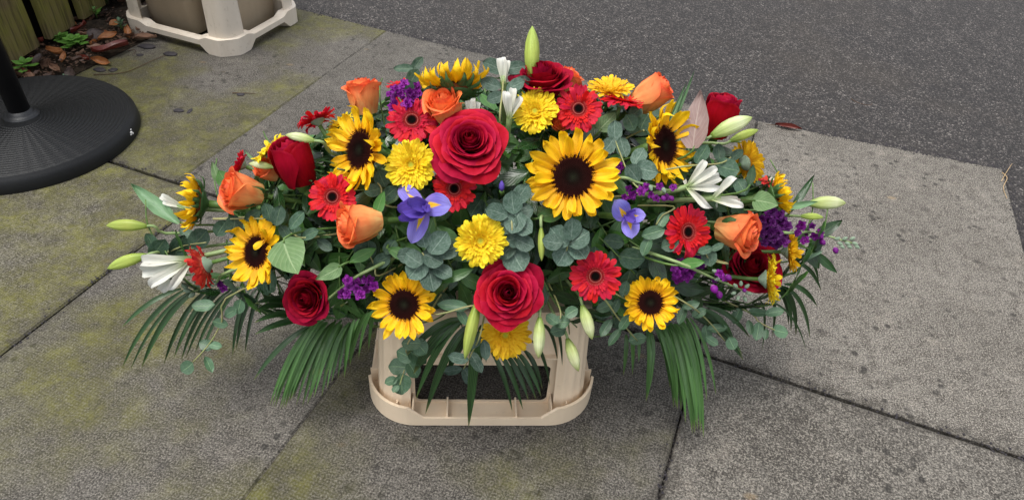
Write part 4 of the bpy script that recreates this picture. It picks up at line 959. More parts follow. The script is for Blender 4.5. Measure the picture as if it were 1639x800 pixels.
eucsprig([(800, 190), (804, 150), (806, 122), (807, 112)], [(789, 107, 19, 158, .62), (824, 108, 19, 12, .60), (785, 134, 18, 160, .62), (826, 138, 17, 25, .65), (792, 156, 15, 200, .7), (836, 132, 14, 10, .7)], 'upright grey eucalyptus sprig at the top left of the tall lily bud', off=.035)
eucsprig([(1020, 310), (1008, 285), (985, 226)], [(985, 209, 17, 95, .75), (998, 236, 17, -70, .7), (972, 234, 15, 230, .8), (1035, 272, 19, -5, .85), (1012, 278, 17, 130, .8), (1022, 250, 16, 60, .8)], 'grey eucalyptus sprig between the largest and the right sunflower', off=.03)
eucsprig([(1040, 200), (1030, 210)], [(1032, 196, 14, 60, .95), (1008, 196, 14, 120, .9), (1018, 182, 13, 40, .9)], 'eucalyptus leaves under the upper right orange rosebud', 'euc_d', .02)
eucsprig([(1085, 268), (1150, 262), (1170, 252)], [(1152, 244, 15, 95, .65), (1123, 246, 18, 60, .6), (1165, 268, 20, -10, .85), (1180, 248, 13, 40, .6), (1130, 282, 15, 240, .6), (1186, 300, 15, -60, .8)], 'eucalyptus sprig across the white lily, left of a yellow gerbera', 'euc_d', .035)
eucsprig([(655, 545), (652, 575), (640, 615)], [(659, 550, 16, 0, .75), (672, 556, 15, -40, .9), (668, 571, 17, -30, .85), (648, 568, 15, 160, .85), (638, 588, 17, 180, .85), (660, 592, 15, -60, .85), (642, 615, 17, -80, .95), (626, 610, 11, 200, .7), (633, 622, 7, 240, .8)], 'eucalyptus sprig hanging down the left corner of the crate', 'euc_g', .035)
eucsprig([(770, 530), (755, 565), (742, 590)], [(733, 572, 17, 170, .55), (762, 580, 19, -55, .55), (724, 592, 16, 190, .5), (748, 602, 16, -65, .6), (776, 560, 17, -80, .5), (758, 548, 14, 30, .6)], 'small eucalyptus sprig hanging before the left of the dark crate opening', 'euc', .05)
ZL = lambda x, y: max(.03, .30-(y-430)*.0011)
eucsprig([(372, 470), (355, 515), (335, 550), (308, 580)], [(299, 587, 12, 215, .95), (331, 551, 13, 160, .75), (352, 517, 13, 170, .6), (345, 552, 11, -10, .6), (334, 583, 14, -60, .5), (370, 500, 11, 30, .8), (382, 490, 12, 80, .8), (325, 488, 19, 180, .55)], 'green eucalyptus sprig trailing down at the lower left', 'euc_g', z=ZL)
eucsprig([(1090, 480), (1130, 510), (1160, 545)], [(1119, 500, 13, 30, .6), (1132, 534, 15, 100, .55), (1148, 525, 17, 10, .45), (1140, 545, 12, -30, .6), (1172, 549, 11, -60, .9), (1106, 488, 15, 20, .5), (1092, 505, 15, 250, .5)], 'eucalyptus sprig trailing below the stock spike at lower right', 'euc_g', .03)
eucsprig([(1190, 495), (1215, 515), (1240, 528)], [(1214, 500, 17, 0, .45), (1240, 500, 16, 10, .5), (1212, 530, 15, 260, .6), (1249, 530, 13, -5, .85), (1226, 535, 9, 265, .5), (1180, 505, 14, 70, .6), (1200, 524, 12, -80, .5)], 'eucalyptus sprig reaching lowest at the right, below the yellow gerberas', 'euc_g', .03)
eucsprig([(960, 470), (990, 510), (1020, 545)], [(1021, 543, 15, 10, .65), (984, 540, 17, 235, .4), (1000, 515, 14, 60, .6), (970, 525, 16, 240, .5), (968, 490, 15, 200, .6)], 'eucalyptus sprig hanging left of the small lower right sunflower', 'euc_g', .03)
eucsprig([(250, 420), (290, 395), (330, 388)], [(254, 396, 18, 60, .75), (288, 394, 19, 70, .75), (318, 381, 19, 50, .85), (300, 374, 14, 160, .6), (240, 386, 14, 120, .7)], 'dark oval eucalyptus leaves at far left above the white lily', 'euc_d', .03)
eucsprig([(345, 350), (395, 350), (440, 350)], [(373, 360, 16, 260, .85), (355, 366, 15, 240, .8), (446, 345, 17, 80, .7), (428, 340, 16, 110, .7), (476, 352, 18, 55, .55), (455, 372, 14, -60, .6), (405, 345, 14, 30, .6)], 'round eucalyptus leaves between far left sunflower and lower left one', 'euc_d', .02)
eucsprig([(690, 500), (750, 490), (765, 488)], [(725, 490, 26, 175, .38), (790, 500, 22, -30, .35), (740, 508, 15, -60, .5)], 'green eucalyptus leaves left of the low crimson rose', 'euc_g', .03)
eucsprig([(905, 500), (896, 510)], [(899, 514, 14, 0, .8), (893, 528, 13, 200, .8), (884, 510, 12, 140, .8), (915, 500, 12, 30, .8)], 'small eucalyptus leaves between the hanging lily buds', 'euc_g', .03)
eucsprig([(640, 160), (652, 125), (668, 118)], [(646, 109, 17, 178, .42), (668, 104, 16, 55, .5), (663, 125, 15, 60, .8), (688, 150, 14, 240, .7), (656, 140, 12, 100, .7)], 'eucalyptus tips at the top left beside the sunflower facing away', 'euc_d', .035)
eucsprig([(1160, 420), (1135, 415), (1128, 395)], [(1136, 410, 17, -80, .75), (1128, 400, 12, 200, .6), (1148, 395, 12, 30, .5), (1072, 390, 15, 200, .8)], 'eucalyptus leaves between right red gerbera and orange rose', 'euc_d', .03)
eucsprig([(1010, 480), (985, 470), (975, 462)], [(968, 478, 15, 200, .6), (1000, 462, 14, 80, .6), (985, 490, 14, 250, .5)], 'eucalyptus leaves between lower red gerbera and lower right sunflower', 'euc_d', .015)
eucsprig([(1075, 330), (1060, 345), (1050, 360)], [(1046, 372, 20, 20, .55), (1062, 352, 15, 60, .6), (1035, 395, 16, 250, .6)], 'green leaves right of the small blue iris', 'euc_g', .015)
eucsprig([(610, 440), (600, 425), (590, 405)], [(590, 400, 16, 100, .8), (612, 418, 15, 30, .8), (575, 395, 14, 170, .8), (625, 395, 14, 60, .8)], 'dark round eucalyptus leaves below the left orange rose', 'euc_d', .01)
eucsprig([(620, 330), (610, 300), (600, 290)], [(612, 285, 15, 110, .85), (596, 305, 14, 200, .8), (625, 310, 14, 40, .8)], 'dark round eucalyptus leaves left of the left yellow gerbera', 'euc_d', .005)
eucsprig([(500, 380), (470, 375), (455, 365)], [(497, 375, 15, 30, .6), (470, 372, 15, 90, .8), (520, 392, 15, -30, .6)], 'oval eucalyptus leaves above the pale heart shaped leaf', 'euc_d', .01)
# single special leaves
def lone_leaf(kind, A, B, wpx, label, cat='leaf', toward=0, off=.03, nv=(0, .1, 1), group=None, fold=1.0):
    P, Q, n = ends(A, B, toward, off); o = empty({'pink': 'pink_grey_leaf'}.get(kind, 'leaf'), Matrix.Translation(P), label, cat, group)
    leafm(kind, P, Q, wpx*depth(P)/FPX, view(*A, nv), o, name='leaf_blade', fold=fold)
    T = P+(EC-P)*.35; v = (Q-P).normalized()
    part('leaf_stalk', mk(*(lambda g: (g[0], g[1], M['stem'], g[2]))(tube(bez([P+v*.004, P-v*.02, T], 6), .0016, .002, 6))), o, W=Matrix.Identity(4))
lone_leaf('pink', (1112, 238), (1121, 143), 46, 'broad pinkish grey leaf standing up left of the red rosebud', nv=(-.3, .1, 1), off=.03)
lone_leaf('dgreen', (452, 385), (480, 438), 62, 'broad pale green heart shaped leaf right of the lower left sunflower', nv=(.1, -.1, 1), off=.04)
lone_leaf('dgreen', (1205, 320), (1246, 330), 34, 'pale green pointed leaf left of the far right sunflower', off=.04)
lone_leaf('dgreen', (545, 425), (505, 448), 26, 'small pale leaf above the dark red rose at lower left', off=.02)
lone_leaf('lilyleaf', (288, 357), (208, 294), 26, 'long pale green lily leaf pointing up left over the paving', off=.03)
lone_leaf('lilyleaf', (1255, 335), (1312, 322), 12, 'narrow lily leaf pointing right behind the far right bud', off=.03)
lone_leaf('lime', (600, 350), (616, 305), 18, 'fresh pointed leaf rising between orange rose and blue iris', off=.03)
lone_leaf('lime', (620, 398), (662, 412), 20, 'bright green leaf below the large blue iris', off=.02)
lone_leaf('lime', (560, 420), (602, 396), 20, 'bright glossy leaf below the orange rose at left', off=.03)
lone_leaf('lime', (700, 452), (760, 428), 18, 'bright green leaf below the eucalyptus rosette, left of the low rose', off=.03)
lone_leaf('lime', (370, 300), (350, 272), 26, 'green leaf standing above the far left orange rose', off=.03)
lone_leaf('dgreen', (350, 290), (338, 258), 14, 'small upright leaf at far left behind the orange rose', off=.02)
lone_leaf('lime', (860, 350), (905, 340), 24, 'fresh green leaf under the left side of the largest sunflower', off=.02)
lone_leaf('lime', (1085, 425), (1130, 418), 18, 'fresh green leaf below the right red gerbera', off=.04)
lone_leaf('dgreen', (885, 350), (845, 330), 20, 'dull green leaf behind the lower left of the largest sunflower', off=.01)
lone_leaf('dgreen', (960, 210), (985, 178), 30, 'dull green leaf right of the top red gerbera', off=.0)
lone_leaf('ruscus', (1200, 300), (1205, 262), 14, 'dark pointed leaf crossing the back of the right yellow gerbera', off=.05)
lone_leaf('ruscus', (1262, 345), (1304, 278), 12, 'dark narrow leaf pointing up at the far right', off=.03)
lone_leaf('ruscus', (1300, 385), (1350, 350), 20, 'dark pointed leaf at the far right above the stock tip', off=.03)
lone_leaf('ruscus', (1300, 400), (1343, 438), 14, 'dark pointed leaf hanging at the far right below the stock tip', off=.03)
lone_leaf('ruscus', (1290, 395), (1312, 430), 20, 'dark leaf hanging under the far right stock spike', off=.03)
lone_leaf('lilyleaf', (1060, 225), (1100, 128), 7, 'thin silvery blade rising left of the pink grey leaf', off=.02)
lone_leaf('lilyleaf', (1075, 208), (1112, 112), 6, 'second thin silvery blade at upper right, reaching highest', off=.02)
lone_leaf('lilyleaf', (410, 260), (390, 240), 5, 'small pale blade tip left of the upright red rose', off=.02)
# ------------------------------------------------------------ palm fronds
def frond(base, leaflets, label, mat='palm', spine=None, wd=.010, group='palm fronds under the flowers', off=.0, tilt=.3, dense=False):
    if dense:
        ext = []
        for a, b in zip(leaflets, leaflets[1:]):
            if math.hypot(a[2]-b[2], a[3]-b[3]) < 40:
                q = [(u_+v_)/2+rnd.uniform(-3, 3)*(i < 4 and i != 4) for i, (u_, v_) in enumerate(zip(a[:4], b[:4]))]
                ext.append(tuple(q)+((a[4]+b[4])/2+.01, ((a[5] if len(a) > 5 else 1)+(b[5] if len(b) > 5 else 1))/2*.9))
        leaflets = leaflets+ext
    """leaflets: (x0, y0, x1, y1, z1[, width factor])"""
    B = dome(base[0], base[1], off)[0]; o = empty('palm_frond', Matrix.Translation(B), label, 'palm frond', group)
    sp = [B+(EC-B)*.5, B]+([dome(x, y, off)[0] for x, y in spine] if spine else [])
    part('stalk', mk(*(lambda g: (g[0], g[1], M['palm'], g[2]))(tube(bez(sp, 10), .003, .0015, 7))), o, W=Matrix.Identity(4))
    for lf in leaflets:
        x0, y0, x1, y1, z1 = lf[:5]; f = lf[5] if len(lf) > 5 else 1
        P = dome(x0, y0, off)[0]; Q = at(x1, y1, z1); c = P.lerp(Q, .5); c.z = c.z+abs(P.z-Q.z)*tilt+.01
        pts = bez([P, c, Q], 14); sn = view(x1, y1, (rnd.uniform(-.4, .4), .2, 1)); vs, fs, us = [], [], []
        W = wd*f
        for i, X in enumerate(pts):
            t = i/14; tg = (pts[min(i+1, 14)]-pts[max(i-1, 0)]).normalized(); sd_ = tg.cross(sn).normalized(); nn = sd_.cross(tg)
            h = W/2*interp([(0, .35), (.2, .85), (.45, 1), (.75, .75), (.93, .3), (1, .02)], t)
            for j, v in enumerate((-1, -.5, 0, .5, 1)): vs.append(X+sd_*h*v+nn*h*(.5*abs(v))); us.append((t, (v+1)/2+f))
        for i in range(14):
            for j in range(4): fs.append((i*5+j, i*5+j+1, (i+1)*5+j+1, (i+1)*5+j))
        part('leaflet', mk(vs, fs, M[mat], us), o, W=Matrix.Identity(4))
frond((400, 440), [(290, 462, 195, 524, .20), (300, 462, 195, 590, .12), (308, 464, 208, 594, .12, .7), (318, 462, 226, 590, .12, 1.3), (335, 462, 262, 584, .12), (352, 462, 278, 574, .13), (358, 464, 290, 578, .12), (372, 462, 297, 574, .13, .8), (380, 462, 312, 566, .14, .8), (392, 455, 318, 578, .13, .8), (402, 462, 372, 570, .13), (412, 462, 378, 560, .14), (420, 460, 392, 565, .14, .9), (346, 462, 284, 560, .15, .8)],
      'drooping palm frond at the lower left, narrow leaflets curving down over the paving', spine=[(340, 455), (290, 458)], wd=.008)
frond((520, 490), [(480, 487, 408, 486, .26), (480, 495, 408, 498, .25, 1.1), (485, 505, 408, 516, .23), (490, 512, 408, 535, .21), (500, 520, 406, 608, .12, .9)], 'flat dark palm leaflets pointing left beside the dark red rose', wd=.011)
frond((545, 490), [(508, 512, 432, 648, .07), (512, 514, 440, 652, .06), (516, 514, 452, 654, .06), (520, 515, 456, 650, .07), (524, 516, 462, 645, .08), (530, 518, 468, 640, .08), (536, 518, 484, 650, .07), (542, 520, 496, 640, .08), (548, 520, 515, 634, .09), (556, 520, 531, 612, .12, .8), (566, 515, 551, 605, .13), (575, 510, 560, 585, .15, .8), (590, 500, 560, 585, .15), (606, 490, 590, 560, .18, .9), (560, 516, 522, 600, .14), (538, 512, 500, 600, .14)], 'wide fan of shiny palm leaflets hanging left of the crate', wd=.0078, mat='palm_b', dense=True)
frond((780, 500), [(740, 515, 666, 638, .13, 1.0), (750, 520, 681, 662, .11, 1.1), (765, 530, 750, 683, .08, 1.3), (735, 520, 662, 598, .17, 1.5), (745, 510, 650, 570, .20, 1.0), (760, 520, 715, 600, .16, 1.4), (772, 520, 770, 580, .18)], 'dark palm fan spread across the left of the crate opening', wd=.013, off=.01)
frond((812, 530), [(782, 556, 820, 658, .10), (796, 560, 837, 655, .10), (806, 562, 846, 640, .12), (816, 562, 858, 638, .12), (826, 562, 866, 634, .12), (838, 560, 868, 622, .13), (850, 545, 880, 616, .14, .8), (866, 520, 892, 575, .18, .8), (885, 520, 900, 585, .16, .6), (775, 552, 778, 580, .18, .7)], 'dark palm fan hanging across the right of the crate opening', wd=.009, off=.01)
frond((1065, 500), [(1052, 525, 1078, 652, .06, 1.2), (1058, 525, 1084, 654, .06, 1.2), (1064, 522, 1090, 656, .06, 1.2), (1070, 520, 1108, 690, .05, 1.4), (1078, 518, 1112, 692, .05, 1.5), (1086, 515, 1120, 680, .05, 1.3), (1092, 512, 1126, 700, .04, 1.2), (1098, 510, 1122, 650, .07, 1.2), (1104, 508, 1146, 632, .09, .7), (1048, 525, 1072, 620, .09)], 'broad bright green palm frond hanging at the right of the crate', wd=.0088, mat='palm_b', dense=True)
frond((1040, 505), [(1040, 530, 1034, 642, .07, 1.5), (1036, 528, 1038, 620, .09), (1002, 535, 998, 600, .12, .8), (1008, 530, 1012, 600, .12, .7), (1020, 540, 1022, 580, .15, .6)], 'narrow palm leaflets hanging left of the broad green frond', wd=.010, mat='palm_b')
frond((1100, 490), [(1110, 508, 1190, 576, .14), (1115, 500, 1188, 568, .15), (1120, 495, 1175, 545, .17), (1130, 490, 1200, 540, .18, .8), (1105, 500, 1135, 520, .2, .8)], 'dark palm leaflets pointing right below the stock spikes', wd=.011)
frond((1240, 450), [(1255, 455, 1308, 490, .20), (1250, 458, 1296, 540, .13), (1248, 460, 1274, 536, .13), (1244, 462, 1266, 530, .14, .8), (1240, 465, 1262, 520, .15, .8), (1270, 420, 1314, 465, .22, .8), (1232, 470, 1236, 540, .14, .6), (1216, 480, 1220, 560, .12, .5), (1280, 410, 1310, 450, .23, .7), (1225, 480, 1290, 560, .11, .5)], 'dark arching palm leaflets at the far right over the pale slab', wd=.009)
frond((1110, 300), [(1040, 275, 1105, 330, .42, .5), (1075, 300, 1128, 340, .38, .6), (1060, 310, 1120, 345, .36, .5), (1000, 250, 940, 262, .45, .4)], 'thin silvery blades lying across the white lily at right', wd=.006, off=.03)
frond((540, 270), [(520, 268, 430, 305, .36, .6), (515, 275, 425, 320, .35, .6), (535, 262, 445, 298, .37, .5), (500, 290, 410, 335, .34, .7), (505, 262, 560, 280, .38, .7)], 'thin green blades lying under the upright red rose at left', wd=.008, off=.02)
frond((560, 370), [(520, 372, 460, 400, .33, .8), (530, 380, 470, 430, .30, .8), (500, 372, 440, 388, .32, .6), (545, 380, 520, 440, .29, .6)], 'thin blades lying left under the orange rose near the iris', wd=.008, off=.01)
# ------------------------------------------------------------ foam tray and dark leafy filler
FT = Matrix.Identity(4)
for i in range(3): FT[i][0] = K1[i]; FT[i][1] = K2[i]
tc = EC-Vector((0, 0, 0)); FT[0][3] = CO.x; FT[1][3] = CO.y+.02; FT[2][3] = .2425
tray = empty('foam_tray', FT, 'dark green floral foam tray hidden under the leaves on the crate', 'tray')
tb = MB(); wall_loop(tb, rrect(.50, .17, .03, 5), rrect(.49, .16, .028, 5), 0, .03); tb.box((0, 0, .003), (.48, .15, .004)); part('dish', tb.mesh(M['tray'], False), tray)
for x in (-.155, 0, .155):
    fb = MB(); fb.add([(x+a*.075, b*.065*(1 if z < .1 else .8), z) for a, b, z in ((-1, -1, .006), (1, -1, .006), (1, 1, .006), (-1, 1, .006), (-1, -1, .115), (1, -1, .115), (1, 1, .115), (-1, 1, .115))], [(0, 3, 2, 1), (4, 5, 6, 7), (0, 1, 5, 4), (1, 2, 6, 5), (2, 3, 7, 6), (3, 0, 4, 7)])
    part('foam_block', fb.mesh(M['foam'], False), tray)
rf = random.Random(11)
SHORT = [  # plain short names of flowers to say where a filler sprig sits
 (917, 283, 'the largest sunflower'), (578, 240, 'the upper left sunflower'), (1062, 233, 'the upper right sunflower'), (727, 130, 'the top sunflower'), (310, 325, 'the far left sunflower'), (412, 403, 'the lower left sunflower'), (647, 487, 'the crate corner sunflower'), (1041, 484, 'the lower right sunflower'), (1240, 312, 'the far right sunflower'),
 (659, 192, 'the upper left red gerbera'), (532, 315, 'the left red gerbera'), (727, 302, 'the central red gerbera'), (926, 174, 'the top red gerbera'), (1101, 371, 'the right red gerbera'), (953, 442, 'the lower red gerbera'), (324, 424, 'the coral gerbera'),
 (658, 264, 'the left yellow gerbera'), (856, 178, 'the top yellow gerbera'), (769, 386, 'the middle yellow gerbera'), (809, 536, 'the lowest yellow gerbera'), (1200, 258, 'the right yellow gerbera'), (1238, 447, 'the lower right yellow gerbera'),
 (752, 229, 'the big crimson rose'), (813, 468, 'the low crimson rose'), (470, 258, 'the upright red rose'), (492, 477, 'the dark rose at left'), (1153, 184, 'the red rosebud'), (386, 306, 'the far left orange rose'), (573, 358, 'the left orange rose'), (1182, 370, 'the right orange rose'), (1042, 151, 'the upper right orange rose'), (672, 338, 'the large iris'), (1008, 350, 'the small iris'), (868, 125, 'the topmost dark rose'), (250, 440, 'the lower left lily'), (1130, 290, 'the right white lily'), (1300, 325, 'the far right lily bud')]
USED = {}
def where(P):
    x, y = proj(P); s = sorted(SHORT, key=lambda q: (q[0]-x)**2+(q[1]-y)**2)
    for i, j in sorted([(a, b) for b in range(12) for a in range(b)], key=lambda q: q[0]*1.2+q[1]):
        k = tuple(sorted((s[i][2], s[j][2])))
        if k not in USED:
            USED[k] = 1; return 'between %s and %s' % (s[i][2], s[j][2])
    for q in s:
        if q[2] not in USED:
            USED[q[2]] = 1; return 'tucked close behind %s' % q[2]
    return None
def sprig(Pm, nrm, tang, L, kind):
    P0 = Pm-nrm*.05-tang*.05; P1 = Pm; P2 = Pm+tang*L*.5+nrm*.004; P3 = Pm+tang*L-nrm*.012
    wh = where(Pm+tang*L*.5)
    lab = {'ruscus': 'dark glossy leaf sprig ', 'euc_d': 'dull green leaf sprig ', 'lime': 'fresh green leaf sprig ', 'mid': 'mid green leaf sprig '}[kind]
    if wh is None: lab = lab.strip()+' half hidden low among the flowers'
    o = empty('foliage_sprig', Matrix.Translation(Pm), lab+(wh or ''), 'foliage', 'leafy sprigs filling the spray')
    pts = bez([P0, P1, P2, P3], 10)
    part('stem', mk(*(lambda g: (g[0], g[1], M['stem'], g[2]))(tube(pts, .0016, .001, 5))), o, W=Matrix.Identity(4))
    nl = 7
    for k in range(nl):
        f = .22+.74*k/(nl-1); X = pts[int(f*10)]; tg = (pts[min(10, int(f*10)+1)]-pts[int(f*10)-1]).normalized(); sd_ = nrm.cross(tg)
        s_ = 1 if k % 2 else -1
        dr = (tg*(.8 if k < nl-1 else 2)+sd_*s_*rf.uniform(.5, .95)*(1 if k < nl-1 else .1)+nrm*rf.uniform(-.25, .22)).normalized()
        ll = rf.uniform(.042, .062)*(.75 if kind == 'euc_d' else 1); wr = .42 if kind != 'euc_d' else .75
        B = X+dr*ll
        if not inside(B): continue
        leafm(kind, X, B, ll*wr*rf.uniform(.85, 1.15), (nrm+sd_*rf.uniform(-.5, .5)+tg*rf.uniform(-.3, .3)).normalized(), o)
OUT = [(285,338),(372,300),(420,235),(520,200),(560,180),(640,140),(700,125),(800,118),(900,128),(1000,145),(1060,170),(1120,215),(1190,240),(1240,290),(1330,350),(1335,420),(1290,440),(1230,520),(1150,545),(1040,545),(930,515),(880,500),(800,495),(700,500),(600,520),(520,525),(440,515),(330,490),(255,468),(240,385)]
def inside(P):
    x, y = proj(P); c = False
    for (a, b), (e, f) in zip(OUT, OUT[1:]+OUT[:1]):
        if (b > y) != (f > y) and x < (e-a)*(y-b)/(f-b)+a: c = not c
    return c
NS = 360
for i in range(NS):
    # spread over the upper and outer half of the mound
    th = i*2.39996; zc = 1-1.35*(i+.5)/NS; q = math.sqrt(max(0, 1-zc*zc)); d = K1*(q*math.cos(th))+K2*(q*math.sin(th))+Vector((0, 0, zc))
    if q*math.sin(th) > .45 and zc < .25: continue         # far side, out of sight
    if zc < -.22 and abs(q*math.cos(th)) < .42: continue
    ax_ = Vector((d.dot(K1)*EA[0], d.dot(K2)*EA[1], d.z*EA[2])); sc0 = rf.uniform(.70, .93)
    Pm = EC+(K1*ax_.x+K2*ax_.y+Vector((0, 0, ax_.z)))*sc0
    nrm = (K1*(d.dot(K1)/EA[0])+K2*(d.dot(K2)/EA[1])+Vector((0, 0, d.z/EA[2]))).normalized()
    tang = (nrm.orthogonal().normalized()); tang = Matrix.Rotation(rf.uniform(0, 6.28), 3, nrm) @ tang
    tang = (tang+K1*(d.dot(K1))*1.2+Vector((0, 0, -.2))).normalized(); tang = (tang-nrm*tang.dot(nrm)).normalized()
    L = rf.uniform(.09, .14)
    if not inside(Pm) or not inside(Pm+tang*L): continue
    sprig(Pm, nrm, tang, L, rf.choice(['ruscus']*6+['euc_d']*1+['lime']*1+['mid']*5))
# more leaves low down at both ends and along the lower edge, where the spray is thickest
for (x, y, dx, dy) in [(340,440,-1,.3),(370,452,-.4,1),(420,455,-.3,1),(450,470,.2,1),(395,475,-.5,.8),(330,465,-1,.6),(430,430,-.6,.6),(545,470,0,1),(560,495,.2,1),(590,505,-.2,1),(470,440,.3,.8),
                       (700,470,-.3,.8),(735,480,0,1),(715,500,-.6,.7),(880,470,.4,.8),(905,490,.2,1),(930,500,.6,.7),(975,490,.3,.8),(1000,520,-.2,1),(1060,440,.5,.6),(1100,470,.8,.5),(1140,485,1,.4),(1180,490,.9,.5),(1160,460,.6,.6),(1220,490,.8,.4),(1260,440,1,.4),(1290,410,1,.3),(1280,380,1,0),(1250,330,1,-.2),(1210,300,.8,-.3),(1160,230,.7,-.5),(360,330,-.8,-.5),(400,310,-.6,-.6),(260,390,-1,-.1),(450,250,-.6,-.6),(520,215,-.5,-.7),(610,170,-.2,-1),(960,180,.3,-.7),(1090,210,.6,-.6),(780,330,.2,.6),(850,310,-.3,.6),(700,370,.3,.8),(970,390,.5,.5),(620,430,-.4,.6),(1030,400,.6,.4)]:
    Pm, nrm = dome(x, y, -.012); t_ = view(x, y, (dx, -dy, 0)); t_ = (t_-nrm*t_.dot(nrm)).normalized()
    sprig(Pm, nrm, t_, rf.uniform(.07, .10), rf.choice(['ruscus', 'ruscus', 'ruscus', 'mid', 'mid', 'euc_d']))

# ------------------------------------------------------------ leaf litter, weeds, pebbles and twigs
def ground_leaf(kind, A, B, wpx, label, group=None, zA=.012, zB=.014, cat='dead leaf', tip=0):
    P = at(*A, zA); Q = at(*B, zB); o = empty('fallen_leaf', Matrix.Translation(P), label, cat, group)
    leafm(kind, P, Q, wpx*depth(P)/FPX*1.25, Vector((rnd.uniform(-.4, .4), rnd.uniform(-.8, 0), 1)), o, name='leaf_blade', fold=.6)
    v = (Q-P).normalized(); sdv = v.cross(Vector((0, 0, 1)))
    part('leaf_stalk', mk(*(lambda g: (g[0], g[1], M['twig'], g[2]))(tube(bez([P+v*.004, P-v*.012+sdv*.003, P-v*.025+sdv*.008], 5), .0009, .0006, 5))), o, W=Matrix.Identity(4))
ground_leaf('dead_r', (206, 72), (143, 88), 18, 'large dark red dead leaf at the slab edge beside the soil', zA=.02, zB=.02)
ground_leaf('dead_t', (202, 62), (256, 64), 9, 'long tan dead leaf lying in front of the back crate foot', zA=.004, zB=.006)
ground_leaf('dead_o', (146, 96), (182, 102), 10, 'orange brown dead leaf at the edge of the mossy slab', zA=.01, zB=.006)
ground_leaf('dead_r', (125, 92), (146, 98), 8, 'small red leaf left of the orange one at the slab edge')
ground_leaf('dead_o', (158, 66), (190, 52), 12, 'curled orange leaf below the back crate', zA=.02, zB=.03)
ground_leaf('dead_o', (176, 42), (192, 32), 12, 'orange leaf leaning against the back crate foot', zA=.02, zB=.035)
ground_leaf('dead_p', (144, 66), (163, 46), 20, 'broad purple brown leaf standing in the litter', zA=.015, zB=.04)
ground_leaf('dead_r', (116, 54), (144, 36), 14, 'dark red leaf close under the third fence board', zA=.02, zB=.03)
ground_leaf('dead_t', (126, 50), (140, 50), 6, 'tiny tan leaf under the third fence board')
ground_leaf('dead_o', (76, 80), (100, 92), 14, 'curled orange leaf below the second fence board', zA=.02, zB=.02)
ground_leaf('dead_o', (104, 84), (100, 102), 8, 'narrow orange leaf standing below the green weeds', zA=.03, zB=.012)
ground_leaf('dead_p', (66, 88), (58, 108), 14, 'dark folded leaf below the gap between the first boards', zA=.03, zB=.015)
ground_leaf('dead_b', (66, 102), (84, 106), 14, 'brown leaf behind the parasol base, below the orange curl')
ground_leaf('dead_t', (22, 104), (36, 118), 12, 'tan pink leaf beside the parasol pole')
ground_leaf('dead_t', (40, 122), (60, 128), 12, 'pale tan leaf touching the back of the parasol base')
ground_leaf('dead_t', (82, 106), (100, 120), 9, 'pale brown leaf in front of the litter near the slab corner')
ground_leaf('dead_p', (104, 116), (124, 118), 15, 'purple grey leaf at the tip of the mossy slab')
ground_leaf('dead_o', (208, 62), (200, 40), 9, 'orange brown leaf curled under the back crate corner', zA=.01, zB=.04)
ground_leaf('dead_r', (1240, 200), (1284, 208), 7, 'lone reddish dead leaf lying on the tarmac joint right of the spray', zA=.003, zB=.004)
def bed(n):
    for k in range(n):
        u = rnd.uniform(-2.25, -1.90); v = rnd.uniform(1.02, 2.15); P = U(u, v, .014); a = rnd.uniform(0, 6.28); L = rnd.uniform(.022, .05)
        Q = P+Vector((math.cos(a)*L, math.sin(a)*L, rnd.uniform(-.006, .014)))
        kd = rnd.choice(['dead_b', 'dead_b', 'dead_p', 'dead_b', 'dead_r', 'dead_t', 'dead_o'])
        nm = {'dead_b': 'brown', 'dead_p': 'purple brown', 'dead_r': 'dark red', 'dead_t': 'tan', 'dead_o': 'orange'}[kd]
        pl = ('behind the parasol pole', 'below the first fence board', 'below the second fence board', 'below the third fence board', 'between fence and back crate', 'behind the back crate')[min(5, int((v-1.02)/.19))]
        ed = 'close to the boards' if u < -2.06 else 'towards the slab edge'
        o = empty('fallen_leaf', Matrix.Translation(P), 'small %s dead leaf %s, %s' % (nm, pl, ed), 'dead leaf', 'small dead leaves by the fence')
        leafm(kd, P, Q, L*rnd.uniform(.35, .6), Vector((rnd.uniform(-.6, .6), rnd.uniform(-.6, .6), 1)), o, name='leaf_blade')
bed(120)
db = MB()
for k in range(2600):
    u = -1.892-abs(rnd.gauss(0, .16)); v = rnd.uniform(.95, 2.5); P = U(u, v, .010+rnd.random()*.012); s_ = rnd.uniform(.002, .008)
    Mx = Matrix.Translation(P) @ Matrix.Rotation(rnd.uniform(0, 6), 4, 'Z') @ Matrix.Rotation(rnd.uniform(-.7, .7), 4, 'X')
    db.add([(-s_, -s_*.4, 0), (s_, -s_*.3, .001), (s_*.7, s_*.5, 0), (-s_*.8, s_*.4, .001)], [(0, 1, 2, 3)], None, Mx)
o = part('leaf_litter', db.mesh(M['dead_b'], False), None, kind='stuff'); tag(o, 'fine brown leaf crumbs and bark covering the soil by the fence', 'leaf litter')
def weed(px, py, n, rpx, kind, label, h=.035):
    P = at(px, py, .012); o = empty('weed', Matrix.Translation(P), label, 'weed', 'green weeds in the soil')
    for k in range(n):
        a = k*2.4+rnd.uniform(-.3, .3); t = (k+.5)/n; r = rpx*depth(P)/FPX; hz = h*(1-.6*t)
        dr = Vector((math.cos(a), math.sin(a), 0)); A = P+dr*r*.25*t+Vector((0, 0, hz*.7)); B = P+dr*r*(.45+.6*t)+Vector((0, 0, hz))
        leafm(kind, A, B, (B-A).length*.62, Vector((dr.x*-.3, dr.y*-.3, 1)), o)
        part('stem', mk(*(lambda g: (g[0], g[1], M['stem'], g[2]))(tube([P, P.lerp(A, .6)+Vector((0, 0, .004)), A+dr*.002], .0008, .0006, 5))), o, W=Matrix.Identity(4))
weed(122, 74, 16, 28, 'weed', 'bright green weed in the middle of the litter, below the third board')
